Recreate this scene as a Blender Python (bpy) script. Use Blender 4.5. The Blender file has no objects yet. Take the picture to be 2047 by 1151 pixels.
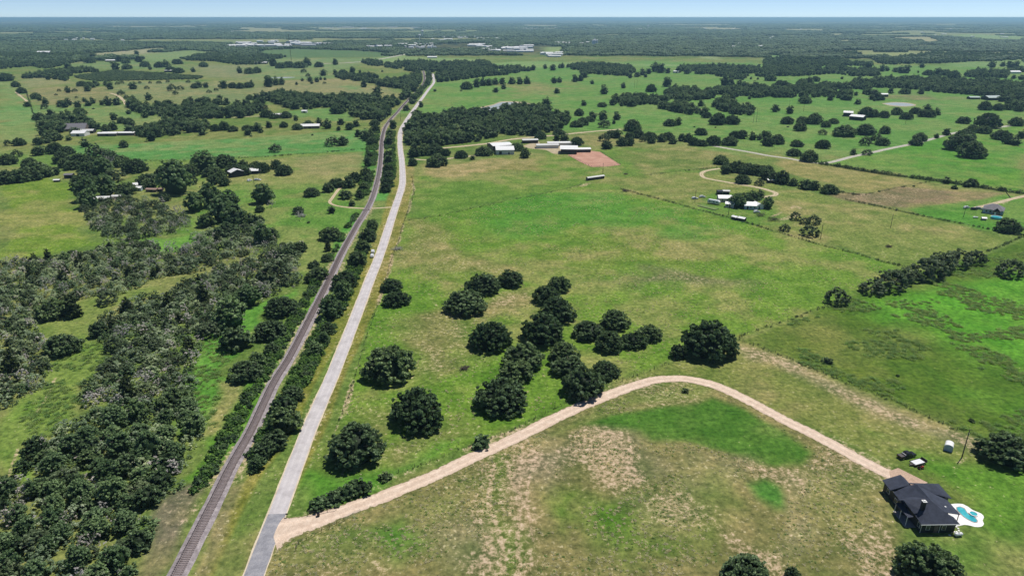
import bpy, bmesh, math, random
import numpy as np
from mathutils import Vector, Matrix
R = math.radians
SC = bpy.context.scene
COL = SC.collection
# ---------------------------------------------------------------- camera, sky, sun, exposure
HCAM = 120.0; PITCH = 21.6; FPX = 1364.0            # metres, degrees below the horizon, focal length in photo pixels
cam_d = bpy.data.cameras.new('camera'); cam = bpy.data.objects.new('camera', cam_d); COL.objects.link(cam)
cam.location = (0, 0, HCAM); cam.rotation_euler = (R(90 - PITCH), 0, 0)
cam_d.sensor_width = 36.0; cam_d.lens = 36.0 * FPX / 2047.0; cam_d.clip_start = 1.0; cam_d.clip_end = 300000.0
SC.camera = cam
TOSUN = Vector((0.72 * math.cos(R(65)), 0.69 * math.cos(R(65)), math.sin(R(65)))).normalized()
world = bpy.data.worlds.new('World'); SC.world = world; world.use_nodes = True
wn = world.node_tree; wn.nodes.clear()
sky = wn.nodes.new('ShaderNodeTexSky'); sky.sky_type = 'NISHITA'; sky.sun_disc = False
sky.sun_elevation = R(65); sky.sun_rotation = math.atan2(TOSUN.x, TOSUN.y)
sky.altitude = 2000; sky.air_density = 0.5; sky.dust_density = 0.0; sky.ozone_density = 3.0
bgn = wn.nodes.new('ShaderNodeBackground'); bgn.inputs['Strength'].default_value = 0.09
wo = wn.nodes.new('ShaderNodeOutputWorld')
wn.links.new(sky.outputs[0], bgn.inputs[0]); wn.links.new(bgn.outputs[0], wo.inputs[0])
sun_d = bpy.data.lights.new('sun', 'SUN'); sun = bpy.data.objects.new('sun', sun_d); COL.objects.link(sun)
sun_d.energy = 3.8; sun_d.angle = R(0.53); sun_d.color = (1.0, 0.955, 0.88)
sun.rotation_euler = TOSUN.to_track_quat('Z', 'Y').to_euler()
SC.render.engine = 'CYCLES'
SC.view_settings.view_transform = 'Standard'; SC.view_settings.look = 'None'
SC.view_settings.exposure = 0.3; SC.view_settings.gamma = 1.0
SC.cycles.use_denoising = True; SC.cycles.max_bounces = 6; SC.cycles.diffuse_bounces = 2; SC.cycles.glossy_bounces = 2
SC.cycles.transmission_bounces = 3; SC.cycles.transparent_max_bounces = 6; SC.cycles.volume_bounces = 0
SC.cycles.use_adaptive_sampling = True; SC.cycles.adaptive_threshold = 0.02

# ---------------------------------------------------------------- helpers
random.seed(7); RNG = np.random.default_rng(11)
CP, SP = math.cos(R(PITCH)), math.sin(R(PITCH))
def at(px, py, z=0.0):
    """the place on the level z that the photograph shows at (px, py)"""
    u = (px - 1023.5) / FPX; v = (py - 575.5) / FPX
    t = (HCAM - z) / (SP + v * CP)
    return Vector((u * t, t * (CP - v * SP), z))
def depth(px, py, z=0.0):
    return (HCAM - z) / (SP + (py - 575.5) / FPX * CP)
def proj(x, y, z=0.0):
    dz = HCAM - z; d = y * CP + dz * SP; v = (dz * CP - y * SP) / d
    return 1023.5 + x / d * FPX, 575.5 + v * FPX
def zc(ox, oy):                      # a point read off an enlargement of the photograph with its corner at (ox, oy)
    return lambda x, y: (ox + x / 3.937, oy + y / 3.937)
def lin(r, g, b):
    f = lambda c: (c / 255 / 12.92) if c <= 10 else ((c / 255 + 0.055) / 1.055) ** 2.4
    return np.array([f(r), f(g), f(b)])
def spline(pts, step):
    """smooth line through points (world xy), resampled about every step metres"""
    P = [Vector((p[0], p[1], 0)) for p in pts]; P = [P[0] * 2 - P[1]] + P + [P[-1] * 2 - P[-2]]
    out = []
    for i in range(1, len(P) - 2):
        a, b, c, d = P[i-1], P[i], P[i+1], P[i+2]
        n = max(1, int((c - b).length / step))
        for k in range(n):
            t = k / n
            out.append(0.5 * ((2*b) + (c-a)*t + (2*a-5*b+4*c-d)*t*t + (3*b-a-3*c+d)*t**3))
    out.append(P[-2].copy()); return out
def new_obj(name, me, mat=None, parent=None, loc=None):
    o = bpy.data.objects.new(name, me); COL.objects.link(o)
    if mat is not None and me is not None and not me.materials: me.materials.append(mat)
    if parent is not None: o.parent = parent
    if loc is not None: o.location = loc
    return o
def mesh_np(name, V, F, smooth=False):
    """mesh from a vertex array and a face array (all faces with the same number of corners)"""
    V = np.asarray(V, np.float32); F = np.asarray(F, np.int32); k = F.shape[1]
    me = bpy.data.meshes.new(name); me.vertices.add(len(V)); me.vertices.foreach_set('co', V.ravel())
    me.loops.add(F.size); me.loops.foreach_set('vertex_index', F.ravel())
    me.polygons.add(len(F)); me.polygons.foreach_set('loop_start', np.arange(0, F.size, k, dtype=np.int32))
    if smooth: me.polygons.foreach_set('use_smooth', np.ones(len(F), bool))
    me.update(calc_edges=True); return me
def tag(o, label=None, cat=None, group=None, kind=None):
    if label: o['label'] = label
    if cat: o['category'] = cat
    if group: o['group'] = group
    if kind: o['kind'] = kind
    return o
def empty(name, loc, rz=0.0, label=None, cat=None, group=None):
    o = bpy.data.objects.new(name, None); COL.objects.link(o); o.location = loc; o.rotation_euler = (0, 0, rz)
    o.empty_display_size = 0.5
    return tag(o, label, cat, group)
# value noise for laying out the ground
_perm = np.random.default_rng(5).random((256, 256)).astype(np.float32)
def vnoise(x, y, s):
    x = x / s; y = y / s; xi = np.floor(x).astype(np.int64); yi = np.floor(y).astype(np.int64)
    fx = x - xi; fy = y - yi; fx = fx*fx*(3-2*fx); fy = fy*fy*(3-2*fy)
    g = lambda a, b: _perm[a & 255, b & 255]
    return (g(xi, yi)*(1-fx) + g(xi+1, yi)*fx)*(1-fy) + (g(xi, yi+1)*(1-fx) + g(xi+1, yi+1)*fx)*fy
def fbm(x, y, s, o=4):
    t = 0; a = 0.5; n = 0
    for k in range(o):
        t = t + a * vnoise(x + 37.7*k, y - 91.3*k, s); n += a; a *= 0.5; s *= 0.47
    return t / n
def sdf(x, y, P):
    """signed distance to polygon P (negative inside)"""
    P = np.asarray(P, np.float64); n = len(P); d = np.full(x.shape, 1e18); ins = np.zeros(x.shape, bool)
    for i in range(n):
        a = P[i]; b = P[(i+1) % n]; e = b - a
        wx = x - a[0]; wy = y - a[1]; t = np.clip((wx*e[0] + wy*e[1]) / max(e @ e, 1e-9), 0, 1)
        d = np.minimum(d, (wx - e[0]*t)**2 + (wy - e[1]*t)**2)
        c = ((a[1] > y) != (b[1] > y))
        if abs(e[1]) > 1e-12: ins ^= c & (x < e[0]*(y - a[1])/e[1] + a[0])
    return np.where(ins, -1, 1) * np.sqrt(d)
def linedist(x, y, P):
    d = np.full(x.shape, 1e18)
    for i in range(len(P) - 1):
        a = np.array(P[i][:2]); b = np.array(P[i+1][:2]); e = b - a
        wx = x - a[0]; wy = y - a[1]; t = np.clip((wx*e[0] + wy*e[1]) / max(e @ e, 1e-9), 0, 1)
        d = np.minimum(d, (wx - e[0]*t)**2 + (wy - e[1]*t)**2)
    return np.sqrt(d)
# material helper
def mat_new(name):
    m = bpy.data.materials.new(name); m.use_nodes = True; nt = m.node_tree
    return m, nt, nt.nodes['Principled BSDF']
def nd(nt, t, **kw):
    n = nt.nodes.new(t)
    for k, v in kw.items(): setattr(n, k, v)
    return n
def noise_node(nt, scale, detail=4, rough=0.55, co=None):
    n = nd(nt, 'ShaderNodeTexNoise'); n.inputs['Scale'].default_value = scale; n.inputs['Detail'].default_value = detail
    n.inputs['Roughness'].default_value = rough
    if co is not None: nt.links.new(co, n.inputs['Vector'])
    return n
def ramp(nt, fac, stops):
    r = nd(nt, 'ShaderNodeValToRGB'); e = r.color_ramp.elements
    while len(e) < len(stops): e.new(0.5)
    for i, (p, c) in enumerate(stops): e[i].position = p; e[i].color = (c[0], c[1], c[2], 1)
    nt.links.new(fac, r.inputs[0]); return r
def mixc(nt, a, b, fac, mode='MIX'):
    m = nd(nt, 'ShaderNodeMix', data_type='RGBA', blend_type=mode); L = nt.links
    for sock, v in ((m.inputs['A'], a), (m.inputs['B'], b)):
        if hasattr(v, 'links'): L.new(v, sock)
        else: sock.default_value = (v[0], v[1], v[2], 1)
    if hasattr(fac, 'links'): L.new(fac, m.inputs['Factor'])
    else: m.inputs['Factor'].default_value = fac
    return m.outputs['Result']
def mathn(nt, op, a, b=0.0, clamp=False):
    m = nd(nt, 'ShaderNodeMath', operation=op, use_clamp=clamp)
    for i, v in enumerate((a, b)):
        if hasattr(v, 'links'): nt.links.new(v, m.inputs[i])
        else: m.inputs[i].default_value = v
    return m.outputs[0]
def plain(name, c, rough=0.6, metal=0.0, var=0.12, scale=1.5):
    """paint, metal or timber: one colour with a little mottling and wear"""
    m, nt, b = mat_new(name); co = nd(nt, 'ShaderNodeTexCoord').outputs['Object']
    n = noise_node(nt, scale, 5, 0.6, co); c = np.array(c[:3], float)
    r = ramp(nt, n.outputs[0], [(0.25, c*(1-var)), (0.75, np.minimum(c*(1+var), 0.95))])
    nt.links.new(r.outputs[0], b.inputs['Base Color']); b.inputs['Roughness'].default_value = rough; b.inputs['Metallic'].default_value = metal
    return m
# ================================================================ the setting: ground, roads, railway bed, ponds
c1, c2, c3, c4 = zc(0, 0), zc(510, 0), zc(1020, 0), zc(1527, 0)
d1, d2, d3, d4 = zc(0, 280), zc(510, 280), zc(1020, 280), zc(1527, 280)
e1, e2, e3, e4 = zc(0, 570), zc(510, 570), zc(1020, 570), zc(1527, 570)
f1, f2, f3, f4 = zc(0, 860), zc(510, 860), zc(1020, 860), zc(1527, 860)
def W(pts): return [tuple(at(*p)[:2]) for p in pts]
ROAD = W([(492, 1195), (507, 1151), (526, 1095), (562, 1005), (617, 860), (679, 715), (735, 570), (760, 507), (786.5, 425), (803, 375), (804.8, 350),
          (803, 320), (800.5, 300), (799.5, 285), (801, 262), (813, 240), (830.5, 215), (841.5, 200), (856, 180), (867, 166), (867, 158), (865, 148)])
RAIL = W([(330, 1195), (353, 1151), (427, 1005), (463, 932), (503, 860), (547, 767), (579, 715), (618, 640), (653, 570), (683, 507), (713, 452), (730, 425),
          (743, 400), (751, 375), (757, 350), (761, 320), (763, 285), (765, 272), (770, 255), (780, 240), (794, 225), (806, 211), (826, 190), (840, 176), (848, 163), (848, 150), (846, 142)])
DRIVE = W([(545, 1066), (571, 1058), (632, 1040), (703, 1015), (764, 993), (866, 951), (942, 915), (1030, 876), (1058, 862), (1122, 830), (1198, 797), (1261, 773),
           (1307, 760), (1353, 756.5), (1388, 760), (1431, 771), (1477, 791), (1540, 824), (1565, 838), (1612, 861), (1654, 883), (1705, 911), (1755, 937), (1800, 957)])
SIDE = W([(1416, 290), (1452, 296.5), (1497, 304), (1540, 312), (1578, 317), (1641, 327), (1705, 313), (1743, 305), (1781, 296.5), (1819, 289), (1852, 281), (1908, 266), (1960, 260), (2030, 250), (2080, 244)])
LANE = W([c2(1190, 385+280*3.937) if 0 else (826, 318), (850, 320), (880, 319), (905, 316), (935, 313), (960, 309), (985, 301)])
LANE2 = W([(875, 297), (930, 292), (975, 287), (1020, 279), (1060, 275), (1096, 272), (1134, 268), (1203, 261.5), (1241, 258.5)])
LOOP = W([(1440, 337), (1425, 339), (1407, 343), (1402, 349), (1410, 356), (1440, 362), (1475, 368), (1510, 374), (1535, 380), (1551, 386), (1548, 391), (1530, 393), (1522, 395)])
XING = W([(786, 414), (745, 416.5), (715, 416), (690, 414), (668, 410), (659, 404), (665, 395), (676, 380), (686, 373)])
RDRV = W([(2060, 389), (2030, 396), (2000, 404), (1970, 411), (1945, 416)])
HIWAY = W([(640, 128), (688, 126.5), (721, 124), (764, 118), (795, 112), (820, 107)])
HIWAY2 = W([(945, 111), (957, 105), (968, 99.5)])
TRK1 = W([c1(870, 735), c1(930, 755), c1(970, 790), c1(990, 825)])
TRK2 = W([c1(1080, 1025), c1(1200, 1005), c1(1350, 975), c1(1480, 945), c1(1750, 930), c1(2047, 915)])
TRK3 = W([c1(120, 725), c1(170, 765), c1(215, 800)])
TRK4 = W([c1(620, 1065), c1(720, 1058), c1(800, 1052)])
TRK5 = W([c1(395, 600), c1(480, 605), c1(540, 630)])

TOWN = [[(455,82),(560,80),(660,82),(650,96),(540,97),(460,98)], [(800,96),(880,88),(960,86),(1000,98),(900,101),(800,101)], [(985,100),(1070,90),(1110,92),(1110,108),(1075,116),(990,106)], [(720,92),(790,92),(790,97),(720,97)]]
FARF = [   # open land between the far woods, outline and colour
 ([(1085,95),(1132,93),(1133,110),(1090,112)], (150,172,110)), ([c4(1380,290),c4(1600,270),c4(2100,290),c4(2100,330),c4(1800,320)], (150,176,116)), ([c4(980,295),c4(1300,290),c4(1450,330),c4(1300,340),c4(1000,315)], (188,180,140)), ([c4(540,318),c4(900,318),c4(900,335),c4(560,332)], (184,180,136)),
 ([c4(790,415),c4(1250,412),c4(1150,450),c4(1000,465),c4(900,450),c4(820,440)], (164,174,118)), ([c4(0,430),c4(150,440),c4(240,470),c4(0,478)], (128,162,98)), ([c4(1400,500),c4(1700,485),c4(2100,465),c4(2100,545),c4(1700,555),c4(1500,545)], (134,164,100)),
 ([c2(430,222),c2(1300,215),c2(1300,238),c2(480,240)], (196,188,152)), ([c1(1850,215),c1(2300,230),c1(2250,262),c1(1860,255)], (192,186,148)), ([c3(1090,425),c3(1220,425),c3(1220,440),c3(1090,438)], (150,170,112)), ([c3(1500,445),c3(1660,455),c3(1640,475),c3(1510,462)], (158,172,118)),
 ([c1(770,205),c1(1600,208),c1(1590,222),c1(780,216)], (188,184,150)), ([c3(60,195),c3(390,200),c3(390,210),c3(60,206)], (190,186,150)), ([c3(600,192),c3(800,200),c3(800,212),c3(600,204)], (180,182,140)), ([c3(1130,190),c3(1780,194),c3(1780,206),c3(1140,202)], (188,184,146)), ([c3(1480,222),c3(1840,220),c3(1840,238),c3(1500,240)], (196,188,150)),
 ([c4(120,228),c4(540,236),c4(530,252),c4(130,244)], (186,184,144)), ([c4(500,268),c4(650,270),c4(650,280),c4(510,280)], (190,186,150)), ([c4(240,190),c4(480,190),c4(480,198),c4(250,198)], (180,182,144)), ([c4(760,210),c4(1240,212),c4(1240,220),c4(770,220)], (178,182,140)), ([c1(1500,150),c1(2300,158),c1(2300,168),c1(1500,164)], (170,178,140)), ([c2(500,178),c2(1700,182),c2(1700,190),c2(500,190)], (176,180,146)), ([c1(60,445),c1(130,440),c1(130,455),c1(70,458)], (150,160,104)),
 ([c4(1150,355),c4(1700,358),c4(1700,370),c4(1200,368)], (176,180,128)), ([c4(480,425),c4(560,425),c4(540,445),c4(500,445)], (158,172,118)),
]
FIELDS = [(P_, c_, 6, 10, .2, .02) for P_, c_ in FARF] + [   # outline in the photograph, colour, softness m, raggedness m, dry patchiness, bareness
 ([(860,160),(1000,132),(1300,122),(1600,128),(2047,135),(2047,305),(1640,320),(1400,290),(1240,265),(1100,262),(830,240)], (112,156,74), 15, 25, .25, .02),
 ([c3(0,650),c3(300,650),c3(450,690),c3(300,740),c3(0,740)], (142,148,92), 25, 40, .5, .05),
 ([c4(950,760),c4(1150,740),c4(1400,770),c4(1300,810),c4(1150,800)], (146,136,98), 20, 30, .6, .15),
 ([c3(430,1060),c3(880,1020),c3(1000,1142),c3(440,1142)], (132,140,78), 8, 12, .6, .12),
 # left side, far to near
 ([c1(0,640),c1(90,640),c1(230,820),c1(260,880),c1(330,1040),c1(330,1110),c1(0,1110)], (122,165,84), 6, 10, .3, .02),
 ([c1(0,840),c1(240,850),c1(300,960),c1(0,970)], (112,168,84), 6, 10, .2, .01),
 ([c1(200,700),c1(520,680),c1(850,690),c1(960,780),c1(900,800),c1(350,830),c1(240,800)], (146,142,92), 8, 14, .6, .06),
 ([c1(880,640),c1(1300,640),c1(1900,640),c1(2047,700),c1(2047,810),c1(1200,820),c1(1000,790),c1(900,720)], (132,148,94), 15, 20, .5, .05),
 ([c1(260,830),c1(1000,830),c1(1060,900),c1(1500,930),c1(1480,960),c1(1080,1020),c1(740,1030),c1(320,960)], (118,156,80), 8, 14, .35, .02),
 ([c1(170,610),c1(400,600),c1(540,640),c1(540,660),c1(170,690)], (160,160,112), 6, 10, .4, .06),
 ([c1(500,500),c1(1000,480),c1(1450,500),c1(1480,560),c1(900,540),c1(560,550)], (128,156,92), 12, 15, .3, .02),
 ([c1(1500,520),c1(2047,505),c1(2047,640),c1(1600,600)], (146,152,108), 12, 20, .4, .04),
 ([c1(700,425),c1(1000,400),c1(1250,378),c1(1360,388),c1(1130,420),c1(900,450)], (190,184,150), 5, 8, .2, .3),
 ([c1(1080,470),c1(1100,430),c1(1500,395),c1(1780,420),c1(1780,450),c1(1480,465),c1(1250,490)], (138,168,104), 6, 10, .2, .02),
 ([c2(0,650),c2(640,620),c2(930,670),c2(1170,720),c2(1180,780),c2(700,770),c2(200,745),c2(0,750)], (156,152,106), 8, 12, .5, .05),
 ([c2(0,460),c2(800,460),c2(1000,455),c2(840,510),c2(640,560),c2(640,610),c2(0,640)], (130,158,96), 10, 14, .4, .03),
 ([c2(0,400),c2(300,385),c2(800,400),c2(1130,420),c2(1000,450),c2(500,455),c2(0,455)], (84,124,70), 6, 10, .05, .0),
 ([c2(870,470),c2(1200,420),c2(1260,450),c2(1680,465),c2(1860,480),c2(1700,490),c2(1200,490),c2(900,500)], (146,172,108), 6, 10, .2, .02),
 ([c2(1870,500),c2(2047,485),c2(2600,490),c2(3400,510),c2(3400,525),c2(2900,520),c2(2047,540),c2(1880,540)], (142,172,104), 8, 12, .15, .02),
 ([c2(700,680),c2(830,680),c2(830,710),c2(700,705)], (120,165,96), 6, 10, .1, .0),
 ([c2(300,870),c2(580,850),c2(740,870),c2(760,940),c2(780,960),c2(560,960),c2(420,920),c2(300,930)], (104,158,72), 4, 6, .15, .02),
 ([(60,292),(250,288),(500,276),(735,258),(738,305),(560,310),(420,318),(300,324),(140,305)], (106,156,84), 4, 3, .4, .03),
 ([(300,322),(440,316),(740,300),(735,345),(690,420),(560,415),(480,400),(440,380),(340,375)], (128,150,76), 4, 6, .55, .05),
 ([(575,318),(740,300),(735,330),(620,352)], (140,148,92), 6, 8, .6, .12),
 ([(0,300),(120,300),(140,330),(110,360),(0,330)], (122,150,76), 6, 8, .4, .04),
 ([(0,372),(60,352),(140,362),(150,400),(170,460),(215,490),(130,510),(60,522),(0,530)], (128,152,60), 3, 5, .6, .02),
 ([(430,385),(700,370),(720,440),(680,520),(600,560),(560,480),(480,450),(400,470),(350,470),(380,430)], (112,150,66), 4, 6, .5, .04),
 ([(280,480),(400,470),(390,500),(310,505)], (120,165,72), 3, 5, .2, .0),
 # glades in the left thicket
 ([e1(340,300),e1(600,140),e1(900,50),e1(1300,-20),e1(1260,60),e1(900,180),e1(720,380),e1(620,470),e1(400,560),e1(330,420)], (112,146,62), 2, 4, .4, .05),
 ([e1(330,580),e1(700,430),e1(900,530),e1(800,700),e1(650,850),e1(700,1000),e1(600,1130),e1(300,1250),e1(60,1600),e1(-60,1600),e1(60,1300),e1(100,1000),e1(350,850)], (112,152,58), 2, 4, .35, .08),
 ([e1(1500,720),e1(1600,420),e1(1800,300),e1(2050,170),e1(2300,40),e1(2200,200),e1(1900,400),e1(1750,700),e1(1900,760),e1(1700,1142),e1(1500,1000)], (108,158,66), 2, 4, .25, .03),
 ([e1(1750,760),e1(1930,760),e1(1700,1142),e1(1600,1142)], (150,150,92), 2, 3, .7, .25),
 # right side, mid distance
 ([(826,330),(1000,318),(1130,300),(1250,295),(1330,300),(1540,318),(1440,336),(1400,350),(1250,378),(1160,372),(1000,405),(810,440)], (116,146,62), 4, 8, .55, .08),
 ([(1240,300),(1400,292),(1540,318),(1430,336),(1290,352),(1240,330)], (128,140,74), 8, 10, .7, .12),
 ([(830,330),(930,322),(1080,318),(1080,340),(900,350)], (148,142,84), 10, 10, .9, .1),
 ([(1190,360),(1400,345),(1560,380),(1680,400),(1850,430),(2040,478),(1975,505),(1810,535),(1640,490),(1350,408),(1240,380)], (134,146,76), 3, 6, .7, .12),
 ([(1380,400),(1450,385),(1560,400),(1560,450),(1480,445),(1400,420)], (110,145,62), 4, 6, .4, .04),
 ([(1545,318),(1640,328),(1760,350),(1960,382),(1860,395),(1720,385),(1580,350)], (156,150,92), 3, 6, .6, .1),
 ([(1690,398),(1730,385),(1830,372),(1930,380),(2000,390),(1950,405),(1880,412),(1850,425),(1760,412)], (146,128,98), 5, 8, .6, .3),
 ([(1840,425),(1890,410),(2010,390),(2047,400),(2047,470),(1985,460),(1900,442)], (96,150,56), 3, 4, .25, .02),
 ([(1640,326),(1705,314),(1800,294),(1950,262),(2047,250),(2047,386),(1960,375),(1800,350)], (100,152,58), 3, 6, .3, .02),
 ([(1880,360),(2047,345),(2047,384),(1990,378)], (112,156,58), 6, 6, .3, .02),
 # main pasture
 ([(808,442),(1000,405),(1160,372),(1240,380),(1350,408),(1540,462),(1700,505),(1790,530),(1700,590),(1480,675),(1340,722),(1200,775),(1030,855),(860,922),(640,1000),(640,960),(700,790),(745,640),(790,500)], (118,150,58), 2, 1, .55, .09),
 ([(1130,380),(1240,385),(1350,412),(1480,450),(1400,470),(1250,440),(1100,470),(1000,430)], (98,150,56), 20, 20, .25, .03),
 ([(820,440),(900,430),(960,500),(1000,560),(820,560),(790,520)], (136,142,76), 12, 12, .9, .22),
 ([(1000,480),(1300,470),(1500,500),(1400,540),(1100,530)], (126,146,64), 20, 20, .7, .06),
 ([(1230,560),(1400,545),(1540,560),(1500,585),(1300,590)], (130,134,86), 12, 14, .7, .3),
 ([(860,640),(960,610),(1060,590),(1080,620),(960,650),(930,700),(860,760),(810,770),(850,720),(800,680)], (150,142,92), 8, 8, .9, .4),
 ([(700,790),(760,800),(800,850),(760,930),(680,960),(650,950)], (126,142,70), 6, 8, .7, .3),
 ([(780,880),(900,860),(960,870),(860,910),(780,930)], (140,144,82), 6, 8, .8, .3),
 ([(640,930),(700,930),(860,905),(930,880),(860,922),(760,955),(640,1000)], (104,152,58), 3, 5, .2, .05),
 # weedy field on the right
 ([(1482,682),(1650,613),(1740,578),(1830,545),(1975,510),(2047,480),(2090,500),(2090,930),(1960,880),(1780,800),(1640,745)], (96,124,46), 1.2, .5, .2, .0),
 ([(1750,600),(1850,575),(1960,565),(2090,555),(2090,780),(1980,730),(1900,690),(1830,650),(1780,630)], (106,162,54), 12, 8, .1, .0),
 ([(1760,592),(1880,590),(1980,600),(1960,630),(1860,625),(1790,620)], (110,170,56), 10, 5, .05, .0),
 ([(1920,780),(2047,760),(2090,790),(2090,880),(1980,850)], (106,150,54), 10, 12, .1, .0),
 ([(1500,690),(1600,640),(1700,650),(1760,720),(1640,740)], (104,126,46), 12, 12, .3, .0),
 # strip by the drive, then the home lot
 ([(1350,722),(1480,682),(1780,803),(1960,882),(2047,930),(2090,1000),(1900,1010),(1780,930),(1560,828),(1440,768),(1350,750),(1260,768),(1200,790),(1230,768)], (134,142,76), 2, 1, .6, .14),
 ([(1470,690),(1490,688),(1790,812),(1950,885),(1930,900),(1780,840),(1600,760),(1490,720)], (150,144,104), 4, 3, .8, .42),
 ([(1720,880),(1900,900),(2047,950),(2047,1151),(1960,1151),(1940,1050),(1900,1000),(1850,960)], (108,148,56), 6, 8, .35, .04),
 ([(545,1070),(700,1020),(1030,880),(1200,800),(1353,764),(1440,780),(1620,870),(1790,955),(1800,1060),(1790,1151),(1830,1230),(480,1230)], (142,134,88), 2, 2, .6, .42),
 ([(1240,800),(1353,768),(1440,782),(1400,800),(1250,818),(1120,870),(1060,890)], (134,142,80), 3, 3, .7, .25),
 ([(1165,852),(1220,832),(1310,815),(1395,805),(1425,796),(1480,815),(1560,860),(1625,905),(1610,935),(1520,935),(1450,905),(1380,885),(1300,888),(1230,875)], (88,130,50), 2.2, 1.5, .15, .04),
 ([(1150,880),(1230,878),(1310,900),(1360,930),(1280,945),(1180,930),(1130,905)], (150,140,104), 4, 6, .8, .55),
 ([(1040,900),(1120,930),(1110,980),(1050,970),(1000,1000),(980,960)], (148,138,108), 6, 8, .8, .5),
 ([(1300,960),(1400,930),(1480,960),(1460,1000),(1340,1010)], (138,138,92), 6, 8, .8, .4),
 ([(1400,910),(1500,930),(1560,950),(1500,970),(1420,950)], (146,138,100), 6, 8, .8, .45),
 ([(1080,1000),(1170,980),(1180,1040),(1120,1060)], (104,142,50), 8, 8, .3, .08),
 ([(1220,990),(1320,960),(1360,1060),(1280,1090),(1220,1050)], (94,136,44), 10, 10, .25, .08),
 ([(1490,978),(1530,965),(1570,983),(1580,1030),(1545,1025),(1505,1005)], (86,140,58), 2.5, 1.5, .1, .02),
 ([(1600,960),(1660,960),(1660,1020),(1600,1080),(1560,1100),(1600,1020)], (164,150,116), 4, 5, .8, .5),
 ([(1640,950),(1760,950),(1780,1000),(1760,1080),(1660,1060)], (132,138,80), 8, 8, .8, .25),
 ([(1900,1090),(2047,1060),(2047,1151),(1900,1151)], (104,140,60), 8, 8, .3, .05),
 ([(590,1080),(700,1040),(860,975),(930,950),(900,1020),(760,1090),(650,1120)], (134,140,82), 6, 6, .7, .35),
 ([(700,1060),(780,1030),(800,1080),(720,1120)], (92,144,52), 6, 6, .2, .05),
 ([(820,1040),(920,1010),(960,1060),(880,1130),(800,1151)], (142,138,98), 6, 8, .8, .5),
 ([(960,900),(1000,900),(985,1000),(1000,1151),(950,1151),(955,1000)], (120,140,66), 5, 5, .5, .3),
 # verges by the road and the railway
 ([(585,1000),(650,860),(700,730),(760,600),(812,430),(828,360),(826,330),(806,330),(808,375),(792,425),(742,570),(690,715),(632,860),(577,1005)], (150,142,74), 1.0, .4, .8, .1),
 ([(430,1151),(470,1060),(520,960),(590,860),(620,790),(660,715),(700,640),(735,560),(775,440),(798,370),(790,330),(780,380),(760,450),(720,540),(660,640),(600,760),(540,880),(470,1000),(400,1151)], (144,142,68), 1.0, .4, .7, .12),
 ([(400,1151),(440,1060),(480,980),(510,970),(480,1060),(440,1151)], (142,134,98), 2, 3, .8, .35),
 ([(280,1140),(310,1040),(360,980),(410,960),(420,985),(370,1060),(330,1151),(270,1180)], (132,124,104), 2, 2, .6, .22),
 ([(380,960),(440,850),(520,740),(600,600),(650,540),(640,580),(590,700),(500,840),(430,970)], (104,150,54), 2, 4, .2, .04),
 ([(670,500),(700,430),(720,428),(700,490),(680,530)], (100,158,70), 2, 3, .1, .0),
 ([(745,380),(782,380),(775,400),(750,402)], (98,158,76), 2, 2, .05, .0),
 ([(735,270),(760,270),(752,350),(735,400),(715,400),(728,330)], (102,156,72), 3, 3, .1, .0),
]
BARE = [    # worn lines: outline line, half width m, strength
 (W([e2(640,1130), e2(700,1010), e2(740,880), e2(800,680), e2(870,430), e2(930,270), e2(985,110), d2(1040,1070), d2(1085,900), d2(1130,800), d2(1170,650), d2(1210,540), d2(1250,400), d2(1235,290)]), 1.1, .55),
 (W([(808,443),(866,434),(942,418),(1030,399),(1134,378),(1162,369)]), .9, .3),
 (W([(615,1030),(640,1020),(700,995),(764,962),(860,928),(942,895),(1030,862),(1109,822)]), 1.5, .55),
 (W([(1600,960),(1612,990),(1600,1030),(1590,1070),(1540,1100),(1480,1120),(1420,1151)]), 1.0, .55),
 (W([(1660,1050),(1700,1090),(1760,1110),(1790,1100)]), .5, .5), (W([(1700,1080),(1730,1060),(1740,1090)]), .4, .4),
 (W([(985,930),(975,1000),(1000,1080),(1003,1151)]), .7, .8), (W([(1010,920),(1040,1000),(1030,1080),(1035,1151)]), .6, .75),
 (W([(1060,940),(1050,1000),(1062,1080)]), .5, .7),
 (W([f4(1560,215), f4(1500,280), f4(1460,370), f4(1430,420)]), .8, .45),
 (W([e1(60,1500), e1(230,1100), e1(400,840), e1(430,740)]), .6, .5), (W([e1(590,570), e1(680,440)]), .7, .5),
 (W([f1(1690,1142), f1(1780,900), f1(1880,700), f1(2000,520)]), .35, .6), (W([f1(1270,1142), f1(1400,800), f1(1560,580)]), 1.6, .6),
 (W([(1100,520),(1150,560),(1230,580),(1330,570)]), 1.0, .25), (W([(830,560),(860,590),(880,620)]), .7, .35), (W([(1190,600),(1240,640),(1340,640),(1420,600)]), .8, .2),
 (W([d3(560,360), d3(640,330), d3(760,300), d3(820,312)]), 2.2, .6), (W([d3(0,560), d3(330,690), d3(560,790)]), .8, .25),
 (W([d4(760,440), d4(900,410), d4(1080,375)]), 2.0, .5), (W([d4(0,690), d4(270,760), d4(440,790)]), 3.0, .45),
 (W([(1560,440),(1590,430),(1600,415)]), 2.5, .5), (W([d4(60,600), d4(180,550), d4(250,520)]), 1.2, .7),
]
for pl, hw in ((ROAD, 3.2), (DRIVE, 3.4), (SIDE, 4.0), (RDRV, 3.0), (LOOP, 2.6), (LANE, 3), (LANE2, 4), (RAIL, 4.5)): BARE.append((pl, hw + .6, .45))
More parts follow.
